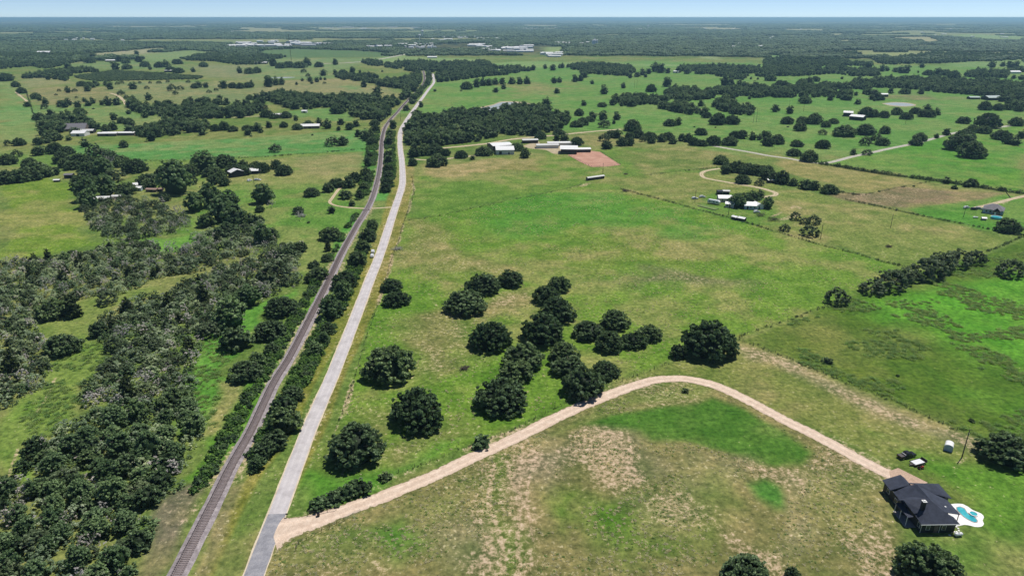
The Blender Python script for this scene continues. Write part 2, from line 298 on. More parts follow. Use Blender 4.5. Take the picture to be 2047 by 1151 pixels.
def build_ground():
    az = np.radians(np.concatenate([np.linspace(-180, -47, 40)[:-1], np.linspace(-47, 47, 760), np.linspace(47, 180, 40)[1:]]))
    rr = [4.0]
    while rr[-1] < 70000:
        r = rr[-1]
        rr.append(r + (6 if r < 90 else .8 + .0036*r if r < 2500 else .02*r))
    rr = np.array(rr); A, Q = np.meshgrid(az, rr)
    x = (np.sin(A) * Q).ravel(); y = (np.cos(A) * Q).ravel(); r = Q.ravel(); n = len(az); m = len(rr)
    i = np.arange((m-1)*n).reshape(m-1, n); F = np.stack([i[:, :-1], i[:, 1:], i[:, 1:]+n, i[:, :-1]+n], -1).reshape(-1, 4)
    # colours
    col = np.empty((len(x), 3)); col[:] = lin(120, 140, 72); dry = np.full(len(x), .45); bare = np.full(len(x), .06)
    far = np.clip((r - 2300) / 500, 0, 1)[:, None]; col = col*(1-far) + lin(50, 66, 44)*far
    # far clearings and tilled land between the woods
    n1 = fbm(x*.5 + 300, y + 900, 560, 4); k = np.clip((n1 - np.where(r < 6500, .62, .565)) / .03, 0, 1) * far[:, 0]
    n2 = vnoise(x*.3, y, 900)[:, None]; fc = lin(132, 150, 96)*(1-n2) + lin(186, 176, 140)*n2
    col = col*(1-k[:, None]) + fc*k[:, None]; bare *= 1 - far[:, 0]
    wx = (fbm(x, y, 30, 3) - .5); wy = (fbm(x+500, y-300, 30, 3) - .5)
    near = np.nonzero((r < 14000) & (np.abs(A.ravel()) < R(50)))[0]
    for P, c, soft, rag, dr, ba in FIELDS:
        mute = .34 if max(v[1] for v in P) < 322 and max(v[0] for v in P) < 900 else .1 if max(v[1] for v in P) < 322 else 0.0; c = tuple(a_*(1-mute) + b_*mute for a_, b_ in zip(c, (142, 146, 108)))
        P = np.array(W(P)); D = np.hypot(*P.mean(0)); s = soft * max(1, D/600)
        lo = P.min(0) - s*3; hi = P.max(0) + s*3
        q = near[(x[near] > lo[0]) & (x[near] < hi[0]) & (y[near] > lo[1]) & (y[near] < hi[1])]
        if len(q) == 0: continue
        d = sdf(x[q] + wx[q]*rag*4.5, y[q] + wy[q]*rag*4.5, P); a = np.clip(.5 - d/(2*s), 0, 1); a = a*a*(3-2*a)
        col[q] = col[q]*(1-a[:, None]) + lin(*c)*a[:, None]; dry[q] = dry[q]*(1-a) + dr*a; bare[q] = bare[q]*(1-a) + ba*a
    for P, hw, st in BARE:
        P = np.array(P); lo = P.min(0) - hw*4; hi = P.max(0) + hw*4
        q = near[(x[near] > lo[0]) & (x[near] < hi[0]) & (y[near] > lo[1]) & (y[near] < hi[1])]
        if len(q) == 0: continue
        d = linedist(x[q] + wx[q]*1.5, y[q] + wy[q]*1.5, P); a = np.clip(1.6 - d/hw, 0, 1)
        bare[q] = np.maximum(bare[q], st*a)
    # broad patches of drier or lusher grass
    p1 = fbm(x + 40, y*1.2, 75, 4); p2 = fbm(x - 900, y, 16, 4); pt = np.clip((.55*p1 + .45*p2 - .475) / .11, 0, 1) * dry
    col = col*(1 - .85*pt[:, None]) + lin(172, 158, 108)*.85*pt[:, None]
    lush = np.clip((.47 - .6*p1 - .4*p2) / .14, 0, 1)[:, None] * np.clip(1 - far, 0, 1); col = col*(1 - .35*lush) + col*np.array([.62, .88, .6])*.35*lush
    bare = np.clip(bare * (.1 + 1.9*np.clip((fbm(x+77, y*.8+5, 15, 5) - .36)/.28, 0, 1)), 0, .95)
    me = mesh_np('ground', np.stack([x, y, np.zeros_like(x)], 1), F)
    ca = me.attributes.new('field', 'FLOAT_COLOR', 'POINT'); ca.data.foreach_set('color', np.concatenate([col, np.ones((len(x), 1))], 1).astype(np.float32).ravel())
    for nm, v in (('bare', bare), ('dry', dry)):
        at_ = me.attributes.new(nm, 'FLOAT', 'POINT'); at_.data.foreach_set('value', v.astype(np.float32))
    return me
def ground_material():
    m, nt, b = mat_new('pasture'); L = nt.links
    fa = nd(nt, 'ShaderNodeAttribute', attribute_name='field'); ba = nd(nt, 'ShaderNodeAttribute', attribute_name='bare'); dr = nd(nt, 'ShaderNodeAttribute', attribute_name='dry')
    co = nd(nt, 'ShaderNodeNewGeometry').outputs['Position']
    n_tuft = noise_node(nt, .55, 6, .7, co); n_mid = noise_node(nt, .09, 5, .6, co); n_spot = noise_node(nt, .8, 3, .6, co); n_bare = noise_node(nt, .55, 6, .82, co)
    n_big = noise_node(nt, .012, 4, .6, co)
    c = fa.outputs['Color']
    t1 = ramp(nt, n_tuft.outputs[0], [(.34, (.46, .50, .46)), (.5, (.98, .98, .98)), (.66, (1.55, 1.45, 1.42))]); c = mixc(nt, c, t1.outputs[0], .95, 'MULTIPLY')
    t2 = ramp(nt, n_mid.outputs[0], [(.36, (.70, .80, .68)), (.64, (1.30, 1.18, 1.26))]); c = mixc(nt, c, t2.outputs[0], .9, 'MULTIPLY')
    t3 = ramp(nt, n_big.outputs[0], [(.35, (.88, .95, .85)), (.65, (1.1, 1.04, 1.1))]); c = mixc(nt, c, t3.outputs[0], .9, 'MULTIPLY')
    c = mixc(nt, c, (.655, .70, .66), 1.0, 'MULTIPLY')
    # straw-coloured tufts
    s = mathn(nt, 'MULTIPLY', mathn(nt, 'SUBTRACT', n_spot.outputs[0], mathn(nt, 'SUBTRACT', .68, mathn(nt, 'MULTIPLY', dr.outputs['Fac'], .15))), 9.0, True)
    c = mixc(nt, c, tuple(lin(206, 194, 154)), mathn(nt, 'MULTIPLY', mathn(nt, 'MULTIPLY', s, mathn(nt, 'MULTIPLY', mathn(nt, 'SUBTRACT', n_mid.outputs[0], .40), 5.0, True)), .75))
    # bare soil shows through
    h = mathn(nt, 'MULTIPLY', mathn(nt, 'SUBTRACT', n_bare.outputs[0], mathn(nt, 'SUBTRACT', .66, mathn(nt, 'MULTIPLY', ba.outputs['Fac'], .24))), 8.0, True)
    soil = ramp(nt, n_tuft.outputs[0], [(.3, lin(150, 126, 102)), (.55, lin(194, 168, 142)), (.8, lin(222, 204, 184))])
    c = mixc(nt, c, soil.outputs[0], mathn(nt, 'MULTIPLY', h, .82))
    L.new(c, b.inputs['Base Color']); b.inputs['Roughness'].default_value = .95; b.inputs['Specular IOR Level'].default_value = .1
    bp = nd(nt, 'ShaderNodeBump'); bp.inputs['Strength'].default_value = .7; bp.inputs['Distance'].default_value = .35
    L.new(n_tuft.outputs[0], bp.inputs['Height']); L.new(bp.outputs[0], b.inputs['Normal'])
    return m
ground = tag(new_obj('ground', build_ground(), ground_material()), kind='structure')

def ribbon(name, pts, half, z, mat, step=2.5, crown=0.0, cols=2, edge=0.0, seed=1, shoulder=None, parent=None, flare=None):
    """a road-like strip along a line; edge is the raggedness of its sides in metres"""
    P = spline(pts, step); rg = np.random.default_rng(seed); V = []; U = []; n = len(P); o1 = o2 = 0.0
    for i, p in enumerate(P):
        t = (P[min(i+1, n-1)] - P[max(i-1, 0)]).normalized(); nr = Vector((t.y, -t.x, 0))
        o1 = .6*o1 + rg.normal()*edge*.6; o2 = .6*o2 + rg.normal()*edge*.6; fl = flare(i*step) if flare else 0
        for k in range(cols + 1):
            u = -1 + 2*k/cols; h = half + fl + (o1 if u < 0 else o2); zz = z + crown*(1-u*u)
            V.append(tuple(p + nr*u*h + Vector((0, 0, zz)))); U.append(u)
    F = [(i*(cols+1)+k, i*(cols+1)+k+1, (i+1)*(cols+1)+k+1, (i+1)*(cols+1)+k) for i in range(n-1) for k in range(cols)]
    me = mesh_np(name, V, F); ua = me.attributes.new('across', 'FLOAT', 'POINT'); ua.data.foreach_set('value', np.array(U, np.float32)); return tag(new_obj(name, me, mat, parent), kind='structure' if parent is None else None)
def stone_mat(name, stops, scale=.6, fine=6.0, rough=.9, streak=None, edge=None):
    m, nt, b = mat_new(name); L = nt.links; co = nd(nt, 'ShaderNodeNewGeometry').outputs['Position']
    a = noise_node(nt, scale, 6, .65, co); f = noise_node(nt, fine, 3, .6, co); r = ramp(nt, a.outputs[0], stops)
    t = ramp(nt, f.outputs[0], [(.3, (.72,)*3), (.7, (1.2,)*3)]); c = mixc(nt, r.outputs[0], t.outputs[0], .9, 'MULTIPLY')
    if streak or edge:
        ab = mathn(nt, 'ABSOLUTE', nd(nt, 'ShaderNodeAttribute', attribute_name='across').outputs['Fac'])
        if streak:     # wheel paths worn paler, the crown and the sides left rougher
            k = mathn(nt, 'SUBTRACT', 1.0, mathn(nt, 'MULTIPLY', mathn(nt, 'ABSOLUTE', mathn(nt, 'SUBTRACT', ab, .46)), 4.0), True); rr_ = ramp(nt, mathn(nt, 'MULTIPLY', k, mathn(nt, 'ADD', .45, a.outputs[0])), [(0, (streak,)*3), (.8, (1.06,)*3)]); c = mixc(nt, c, rr_.outputs[0], 1.0, 'MULTIPLY')
        if edge is not None:       # grass creeping in from the sides
            g = mathn(nt, 'MULTIPLY', mathn(nt, 'SUBTRACT', mathn(nt, 'ADD', ab, mathn(nt, 'MULTIPLY', mathn(nt, 'SUBTRACT', a.outputs[0], .5), 1.1)), .88), 9.0, True); c = mixc(nt, c, tuple(edge), g)
    L.new(c, b.inputs['Base Color']); b.inputs['Roughness'].default_value = rough; b.inputs['Specular IOR Level'].default_value = .2
    bp = nd(nt, 'ShaderNodeBump'); bp.inputs['Strength'].default_value = .5; bp.inputs['Distance'].default_value = .08
    L.new(f.outputs[0], bp.inputs['Height']); L.new(bp.outputs[0], b.inputs['Normal']); return m
M_CHIP = stone_mat('chip_seal', [(.25, lin(164, 158, 158)), (.5, lin(190, 185, 186)), (.75, lin(206, 200, 198))], .22, 14, streak=.97)
M_ASPH = stone_mat('asphalt', [(.25, lin(122, 122, 128)), (.5, lin(144, 144, 150)), (.75, lin(168, 166, 168))], .5)
M_GRAV = stone_mat('drive_gravel', [(.25, lin(190, 166, 146)), (.5, lin(212, 190, 170)), (.78, lin(228, 210, 192))], .5, streak=.92, edge=lin(128, 126, 80)*.8)
M_CONC = stone_mat('apron_concrete', [(.25, lin(172, 146, 126)), (.6, lin(188, 162, 142)), (.8, lin(200, 176, 156))], .3, 3)
M_BALL = stone_mat('ballast', [(.25, lin(112, 104, 106)), (.5, lin(146, 138, 140)), (.75, lin(180, 172, 172))], .7, 4)
M_DIRT = stone_mat('dirt_track', [(.25, lin(176, 156, 126)), (.5, lin(204, 188, 154)), (.75, lin(222, 208, 178))], .3, streak=.7, edge=lin(124, 134, 78)*.75)
M_ARENA = stone_mat('arena_sand', [(.25, lin(158, 116, 98)), (.5, lin(180, 138, 118)), (.75, lin(200, 160, 140))], .12)
M_GREY = stone_mat('grey_road', [(.25, lin(150, 146, 138)), (.5, lin(176, 172, 160)), (.75, lin(196, 192, 178))], .3)
M_VERGE = stone_mat('road_edge', [(.25, lin(176, 160, 136)), (.5, lin(204, 190, 166)), (.75, lin(218, 206, 186))], .4)
iJ = 3                                                         # the chip seal starts just below the drive's mouth
ribbon('road_shoulder', ROAD, 2.65, .02, M_VERGE, 3, 0, 2, .10, 3)
ribbon('road', [tuple(at(553, 1030)[:2])] + ROAD[iJ:], 2.25, .03, M_CHIP, 3, .06, 4, .04, 4)
ribbon('asphalt_road', ROAD[:iJ-1] + [tuple(at(541, 1060)[:2]), tuple(at(554, 1027)[:2])], 2.3, .045, M_ASPH, 3, .06, 4, .03, 5)
ribbon('driveway', DRIVE, 2.5, .055, M_GRAV, 1.2, .03, 8, .14, 6, flare=lambda s: 4.2*math.exp(-s/4.5))
ap = [at(*p) for p in (f4(985, 322), f4(1055, 296), f4(1290, 412), f4(1180, 470), f4(1000, 395))]
me = bpy.data.meshes.new('apron'); me.from_pydata([(p.x, p.y, .11) for p in ap] + [(p.x, p.y, 0) for p in ap], [], [tuple(range(4, -1, -1))] + [(i, (i+1) % 5, 5+(i+1) % 5, 5+i) for i in range(5)])
bm = bmesh.new(); bm.from_mesh(me); bmesh.ops.recalc_face_normals(bm, faces=bm.faces); bm.to_mesh(me); bm.free()
tag(new_obj('concrete_apron', me, M_CONC), kind='structure')
ribbon('side_road', SIDE, 2.6, .03, M_GREY, 8, .05, 2, .1, 7)
ribbon('farm_lane', LANE, 2.2, .03, M_DIRT, 5, 0, 2, .25, 8); ribbon('farm_lane', LANE2, 3.0, .03, M_DIRT, 8, 0, 2, .3, 9)
ribbon('loop_drive', LOOP, 2.0, .03, M_DIRT, 4, 0, 2, .2, 10); ribbon('crossing_track', XING, 1.3, .03, M_DIRT, 3, 0, 2, .2, 11)
ribbon('house_drive', RDRV, 2.0, .03, M_DIRT, 4, 0, 2, .2, 12)
ribbon('highway', HIWAY, 7.0, .15, M_GREY, 40, 0, 2, .2, 13); ribbon('highway', HIWAY2, 9.0, .15, M_GREY, 30, 0, 2, .2, 14)
for i, t in enumerate((TRK1, TRK2, TRK3, TRK4, TRK5)): ribbon('dirt_track', t, (2.6, 2.0, 1.8, 1.6, 4.0)[i], .05, M_DIRT, 10, 0, 2, .4, 20+i)
ribbon('railway_bed', RAIL, 2.45, .04, M_BALL, 3, .32, 6, .12, 15)
def slab(name, pts, z, mat, smooth=True, kind='structure', step=3.0):
    P = [at(*p) for p in pts]; Q = spline([(p.x, p.y) for p in P] + [(P[0].x, P[0].y)], step)[:-1] if smooth else P
    me = bpy.data.meshes.new(name); me.from_pydata([(p.x, p.y, z) for p in Q], [], [tuple(range(len(Q)))]); me.update()
    bm = bmesh.new(); bm.from_mesh(me); bmesh.ops.recalc_face_normals(bm, faces=bm.faces)
    if bm.faces[:] and bm.faces[:][0].normal.z < 0: bmesh.ops.reverse_faces(bm, faces=bm.faces)
    bmesh.ops.triangulate(bm, faces=bm.faces); bm.to_mesh(me); bm.free()
    return tag(new_obj(name, me, mat), kind=kind)
slab('riding_arena', [(1135, 310), (1170, 300), (1200, 304), (1241, 330), (1215, 333), (1182, 334), (1160, 324)], .03, M_ARENA, False)
slab('farmyard', [(1045, 292), (1075, 283), (1085, 290), (1130, 287), (1140, 296), (1112, 308), (1090, 300), (1060, 297)], .02, M_DIRT, True)
m, nt, b = mat_new('pond_water'); b.inputs['Base Color'].default_value = (*lin(160, 166, 160), 1); b.inputs['Roughness'].default_value = .35
n_ = noise_node(nt, .5, 3, .6, nd(nt, 'ShaderNodeNewGeometry').outputs['Position']); bp = nd(nt, 'ShaderNodeBump'); bp.inputs['Strength'].default_value = .15
nt.links.new(n_.outputs[0], bp.inputs['Height']); nt.links.new(bp.outputs[0], b.inputs['Normal']); M_POND = m
slab('pond', [(908, 224), (935, 221), (962, 216), (985, 211), (1003, 205), (1028, 205), (1045, 210), (1030, 217), (1000, 222), (975, 226), (940, 227)], .04, M_POND, True, step=8)
slab('pond_bank', [(900, 226), (935, 219), (962, 214), (985, 209), (1003, 203), (1028, 203), (1060, 207), (1080, 215), (1030, 221), (975, 229), (930, 230)], .02, M_DIRT, True, step=8)
slab('pond', [(1766, 207), (1790, 205.5), (1815, 207), (1828, 210.5), (1810, 212.5), (1785, 211)], .04, M_POND, True, step=8)
slab('pond_bank', [(1762, 207), (1790, 204.5), (1818, 206), (1832, 211), (1810, 213.6), (1780, 212)], .02, M_DIRT, True, step=8)
slab('stock_tank', [(537, 156), (560, 154.5), (590, 154.5), (580, 156), (555, 157)], .06, M_POND, True, step=10)
slab('pond_bank', [c3(1420, 860), c3(1480, 855), c3(1540, 868), c3(1520, 885), c3(1450, 882)], .05, M_DIRT, True, step=8)
# ================================================================ trees
def leaf_material(name, dark, mid, lite, trans=.18, hue=.25):
    m, nt, b = mat_new(name); L = nt.links
    tint = nd(nt, 'ShaderNodeAttribute', attribute_name='tint'); oi = nd(nt, 'ShaderNodeObjectInfo')
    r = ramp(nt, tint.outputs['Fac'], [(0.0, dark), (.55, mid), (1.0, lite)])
    v = ramp(nt, oi.outputs['Random'], [(0, (1-hue, 1-hue*.8, 1-hue)), (.5, (1, 1, 1)), (1, (1+hue, 1+hue*.8, 1+hue*.5))])
    c = mixc(nt, r.outputs[0], v.outputs[0], 1.0, 'MULTIPLY'); L.new(c, b.inputs['Base Color'])
    b.inputs['Roughness'].default_value = .6; b.inputs['Specular IOR Level'].default_value = .15
    tr = nd(nt, 'ShaderNodeBsdfTranslucent'); c2_ = mixc(nt, c, (1.2, 1.3, .6), 1.0, 'MULTIPLY'); L.new(c2_, tr.inputs['Color'])
    mx = nd(nt, 'ShaderNodeMixShader'); mx.inputs[0].default_value = trans
    L.new(b.outputs[0], mx.inputs[1]); L.new(tr.outputs[0], mx.inputs[2]); L.new(mx.outputs[0], nt.nodes['Material Output'].inputs['Surface']); return m
M_OAK = leaf_material('oak_leaves', (.018, .034, .013), (.145, .222, .098), (.31, .41, .23), .22, .42)
M_MESQ = leaf_material('mesquite_leaves', (.035, .055, .025), (.165, .225, .115), (.32, .38, .26), .3, .3)
M_BRUSH = leaf_material('brush_leaves', (.10, .145, .08), (.37, .46, .30), (.64, .68, .58), .35, .4)
M_GREY = M_GREY; M_DRYBR = leaf_material('dry_brush', (.28, .26, .25), (.46, .44, .42), (.64, .61, .59), .1)
M_JUN = leaf_material('juniper_leaves', (.014, .024, .008), (.085, .12, .036), (.17, .21, .08), .12)
M_ELM = leaf_material('elm_leaves', (.034, .068, .026), (.215, .32, .15), (.40, .52, .29), .3, .32)
M_VINE = leaf_material('vine_leaves', (.05, .11, .025), (.17, .30, .08), (.28, .44, .135), .3)
M_BARK = plain('bark', (.16, .135, .115), .9, 0, .3, 4)
M_DEAD = plain('bleached_wood', (.42, .40, .38), .9, 0, .2, 4)
ICO = None
def ico_np(sub):
    bm = bmesh.new(); bmesh.ops.create_icosphere(bm, subdivisions=sub, radius=1); V = np.array([v.co[:] for v in bm.verts]); F = np.array([[v.index for v in f.verts] for f in bm.faces]); bm.free(); return V, F
ICO1 = ico_np(1); ICO2 = ico_np(2)
def crown_mesh(name, seed, D, H, zb, nl, nleaf, ls, mat, core=.80, dome=1.0, cone=0.0, sub=.135, lps=25, up=.0, ico=ICO1):
    """leaf clumps gathered in lobes over a dome; zb is the height of the skirt"""
    rg = np.random.default_rng(seed); Rr = D/2; hh = H - zb
    C = []; rl = []; nn = int(nl*1.7)
    for i in range(nn):
        a = i*2.39996 + rg.uniform(-.4, .4); f = (i + .5)/nn; r_l = D*rg.uniform(.13, .20)*(13/max(nn, 8))**.33
        if cone: zf = 1 - f**.8; q = math.sqrt(max(.02, 1 - zf))*rg.uniform(.85, 1.1)
        else:
            el = math.asin(min(1, .06 + .94*(1 - f)**1.05)); q = math.cos(el)*rg.uniform(.9, 1.08); zf = math.sin(el)*rg.uniform(.88, 1.06)
        rho = q*(Rr - r_l*.75); z = zb + (hh - r_l*.7)*zf*dome
        C.append((rho*math.cos(a), rho*math.sin(a), max(z, r_l*.5))); rl.append(r_l*(1.12 if f > .6 else 1))
    C = np.array(C); rl = np.array(rl); w = rl**2; w /= w.sum()
    ctr = np.array([0, 0, zb + hh*.25]); sr0 = sub*D**.5; nsub = max(14, int(nleaf/lps)); ps = rg.choice(len(C), nsub, p=w); ds = rg.normal(size=(nsub, 3)); ds /= np.linalg.norm(ds, axis=1)[:, None]
    out = C[ps] - ctr; out /= np.maximum(np.linalg.norm(out, axis=1)[:, None], .3); fl_ = (ds*out).sum(1) < -.1; ds[fl_] *= -1; ds[:, 2] += .15
    SCN = C[ps] + ds*np.array([1, 1, .8])*(rl[ps]*rg.uniform(.78, 1.02, nsub))[:, None]; SR = sr0*rg.uniform(.55, 1.35, nsub); ST = rg.beta(1.6, 2.2, nsub)
    pick = rg.choice(nsub, nleaf, p=SR**2/(SR**2).sum()); d = rg.normal(size=(nleaf, 3)); d[:, 2] = np.where(rg.random(nleaf) < .75, np.abs(d[:, 2]), d[:, 2]); d = d + ds[pick]*.5; d /= np.linalg.norm(d, axis=1)[:, None]
    p = SCN[pick] + d*np.array([1, 1, .75])*(SR[pick]*rg.uniform(.55, 1.1, nleaf))[:, None]; p[:, 2] = np.maximum(p[:, 2], .12)
    n = d*.8 + rg.normal(size=(nleaf, 3))*.45 + np.array([0, 0, up + .25]); n /= np.linalg.norm(n, axis=1)[:, None]
    t = np.cross(n, rg.normal(size=(nleaf, 3))); t /= np.linalg.norm(t, axis=1)[:, None]; bb = np.cross(n, t)
    s = ls*rg.uniform(.55, 1.35, nleaf)[:, None]; s2 = s*rg.uniform(.45, .9, nleaf)[:, None]
    V = np.stack([p - t*s - bb*s2*.4, p + bb*s2 - t*s*.1, p + t*s - bb*s2*.2], 1).reshape(-1, 3)      # pointed clumps, one triangle
    V2 = np.stack([p - t*s - bb*s2*.4, p + t*s - bb*s2*.2, p - bb*s2*1.1 + n*s*.25], 1).reshape(-1, 3)
    V = np.concatenate([V, V2]); F = np.arange(len(V)).reshape(-1, 3)
    tint = np.clip(ST[pick]*.7 + .3*rg.random(nleaf) + .05, 0, 1); tint = np.concatenate([np.repeat(tint, 3)]*2)
    if core:  # solid lobe cores in the darkest tint: shade between clumps put into the colour
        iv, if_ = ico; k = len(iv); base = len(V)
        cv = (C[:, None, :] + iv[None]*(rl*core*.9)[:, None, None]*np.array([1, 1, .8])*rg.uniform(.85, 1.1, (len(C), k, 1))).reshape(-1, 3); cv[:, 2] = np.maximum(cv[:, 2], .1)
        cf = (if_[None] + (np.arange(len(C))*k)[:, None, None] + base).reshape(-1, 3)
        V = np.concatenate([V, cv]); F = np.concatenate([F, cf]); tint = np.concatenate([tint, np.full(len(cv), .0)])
        if core > .6:      # heart of a dense crown, its shade painted in by the darkest tint
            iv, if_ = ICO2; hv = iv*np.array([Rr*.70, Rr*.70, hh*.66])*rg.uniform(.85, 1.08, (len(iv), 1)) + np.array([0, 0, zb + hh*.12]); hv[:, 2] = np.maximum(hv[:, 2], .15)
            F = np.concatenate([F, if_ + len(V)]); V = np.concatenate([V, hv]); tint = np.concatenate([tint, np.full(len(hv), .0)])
    me = mesh_np(name, V, F); a = me.attributes.new('tint', 'FLOAT', 'POINT'); a.data.foreach_set('value', tint.astype(np.float32)); me.materials.append(mat); return me
def tube_np(pts, rad, k=6):
    V = []; F = []
    for i, p in enumerate(pts):
        t = (Vector(pts[min(i+1, len(pts)-1)]) - Vector(pts[max(i-1, 0)])).normalized(); a = t.orthogonal().normalized(); b = t.cross(a)
        for j in range(k):
            th = 2*math.pi*j/k; V.append(Vector(p) + a*math.cos(th)*rad[i] + b*math.sin(th)*rad[i])
    for i in range(len(pts)-1):
        for j in range(k): F.append((i*k+j, i*k+(j+1) % k, (i+1)*k+(j+1) % k, (i+1)*k+j))
    return [tuple(v) for v in V], F
def trunk_mesh(name, seed, D, H, r0, nlimb, mat, fork=.3, reach=.7, twigs=0):
    rg = random.Random(seed); V = []; F = []
    def add(pts, rad, k):
        v, f = tube_np(pts, rad, k); o = len(V); V.extend(v); F.extend([tuple(i + o for i in q) for q in f])
    zf = H*fork; lean = (rg.uniform(-.3, .3), rg.uniform(-.3, .3))
    add([(0, 0, -.15), (0, 0, .25), (lean[0]*.5, lean[1]*.5, zf*.6), (lean[0], lean[1], zf)], [r0*1.5, r0*1.05, r0*.85, r0*.75], 8)
    for i in range(nlimb):
        a = 2*math.pi*(i + rg.uniform(-.2, .2))/nlimb; q = reach*D/2*rg.uniform(.75, 1.05); zt = H*rg.uniform(.55, .85)
        m1 = (lean[0] + math.cos(a)*q*.45, lean[1] + math.sin(a)*q*.45, zf + (zt-zf)*.6); e = (math.cos(a+.2)*q, math.sin(a+.2)*q, zt)
        add([(lean[0], lean[1], zf*.85), m1, e], [r0*.6, r0*.36, r0*.1], 5)
        for j in range(twigs):
            b = a + rg.uniform(-.9, .9); f = rg.uniform(.3, .9); s = Vector(m1).lerp(Vector(e), f)
            add([tuple(s), (s.x + math.cos(b)*q*.32, s.y + math.sin(b)*q*.32, s.z + H*rg.uniform(.05, .22))], [r0*.16, r0*.04], 3)
    me = mesh_np(name, V, F); me.materials.append(mat); return me
PROTO = {}
def proto(kind, D, H, crown, trunk): PROTO.setdefault(kind, []).append((D, H, crown, trunk))
for s in range(5):
    H = (8.6, 9.4, 8.0, 9.0, 8.4)[s]
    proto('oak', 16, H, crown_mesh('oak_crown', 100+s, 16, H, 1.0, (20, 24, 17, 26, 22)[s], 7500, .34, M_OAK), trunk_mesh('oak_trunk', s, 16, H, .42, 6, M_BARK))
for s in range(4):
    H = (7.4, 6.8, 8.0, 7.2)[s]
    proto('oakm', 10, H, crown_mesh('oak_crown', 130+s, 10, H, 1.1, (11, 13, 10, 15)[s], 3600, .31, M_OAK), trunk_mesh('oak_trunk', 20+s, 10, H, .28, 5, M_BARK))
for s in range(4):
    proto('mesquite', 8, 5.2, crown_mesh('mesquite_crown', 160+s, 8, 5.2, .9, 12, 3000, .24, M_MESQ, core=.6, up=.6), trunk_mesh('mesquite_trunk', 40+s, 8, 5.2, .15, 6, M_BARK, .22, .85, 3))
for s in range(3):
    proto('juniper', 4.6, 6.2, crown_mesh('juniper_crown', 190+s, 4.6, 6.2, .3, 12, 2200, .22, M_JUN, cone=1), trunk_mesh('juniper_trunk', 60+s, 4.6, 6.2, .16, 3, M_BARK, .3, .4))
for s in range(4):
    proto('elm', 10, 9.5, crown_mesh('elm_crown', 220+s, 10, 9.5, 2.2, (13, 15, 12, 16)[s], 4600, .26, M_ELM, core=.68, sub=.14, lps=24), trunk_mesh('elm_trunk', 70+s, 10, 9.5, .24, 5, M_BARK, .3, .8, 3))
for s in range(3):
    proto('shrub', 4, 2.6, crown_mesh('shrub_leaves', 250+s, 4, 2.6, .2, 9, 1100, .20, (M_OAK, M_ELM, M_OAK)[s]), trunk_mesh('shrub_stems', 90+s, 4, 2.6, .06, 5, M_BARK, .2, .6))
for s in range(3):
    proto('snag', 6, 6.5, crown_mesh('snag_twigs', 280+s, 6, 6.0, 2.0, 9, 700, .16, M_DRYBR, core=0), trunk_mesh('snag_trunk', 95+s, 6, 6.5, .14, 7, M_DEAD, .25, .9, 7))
KINDNAME = {'oak': ('live_oak', 'live oak', 'tree'), 'oakm': ('live_oak', 'live oak', 'tree'), 'mesquite': ('mesquite_tree', 'grey-green mesquite', 'tree'), 'juniper': ('juniper_tree', 'dark olive juniper', 'tree'),
            'elm': ('elm_tree', 'leafy elm', 'tree'), 'shrub': ('shrub', 'leafy shrub', 'shrub'), 'snag': ('bare_tree', 'bare pale-branched tree', 'tree')}
def plant(kind, x, y, D, label, group, zs=None, rng=random):
    v = PROTO[kind]; d0, h0, cm, tm = v[rng.randrange(len(v))]; nm, _, cat = KINDNAME[kind]
    o = empty(nm, (x, y, 0), rng.uniform(0, 6.28), label, cat, group); s = D/d0; o.scale = (s*rng.uniform(.80, 1.06), s*rng.uniform(.80, 1.06), s*(zs or (rng.uniform(.6, .8) if kind == 'shrub' and D > 2.5 else rng.uniform(.84, 1.06))))
    new_obj('foliage' if kind in ('shrub',) else 'crown', cm, None, o); new_obj('stem' if kind == 'shrub' else 'trunk', tm, None, o); return o
ORD = 'zeroth first second third fourth fifth sixth seventh eighth ninth tenth eleventh twelfth thirteenth fourteenth fifteenth sixteenth seventeenth eighteenth nineteenth twentieth'.split()
TENS = {2: 'twenty', 3: 'thirty', 4: 'forty', 5: 'fifty', 6: 'sixty', 7: 'seventy', 8: 'eighty', 9: 'ninety'}
TENTH = {2: 'twentieth', 3: 'thirtieth', 4: 'fortieth', 5: 'fiftieth', 6: 'sixtieth', 7: 'seventieth', 8: 'eightieth', 9: 'ninetieth'}
def ordinal(n):
    if n <= 20: return ORD[n]
    if n >= 100: return 'hundred-and-' + ordinal(n - 100) if n > 100 else 'hundredth'
    t, u = divmod(n, 10); return TENTH[t] if u == 0 else TENS[t] + '-' + ORD[u]
def tree_spot(px, py, w, hr):
    """crown centre and width read off the photograph -> foot and diameter in metres"""
    z = 0.0
    for _ in range(4):
        p = at(px, py, z); D = w*depth(px, py, z)/FPX; z = D*hr*.45
    return p.x, p.y, D
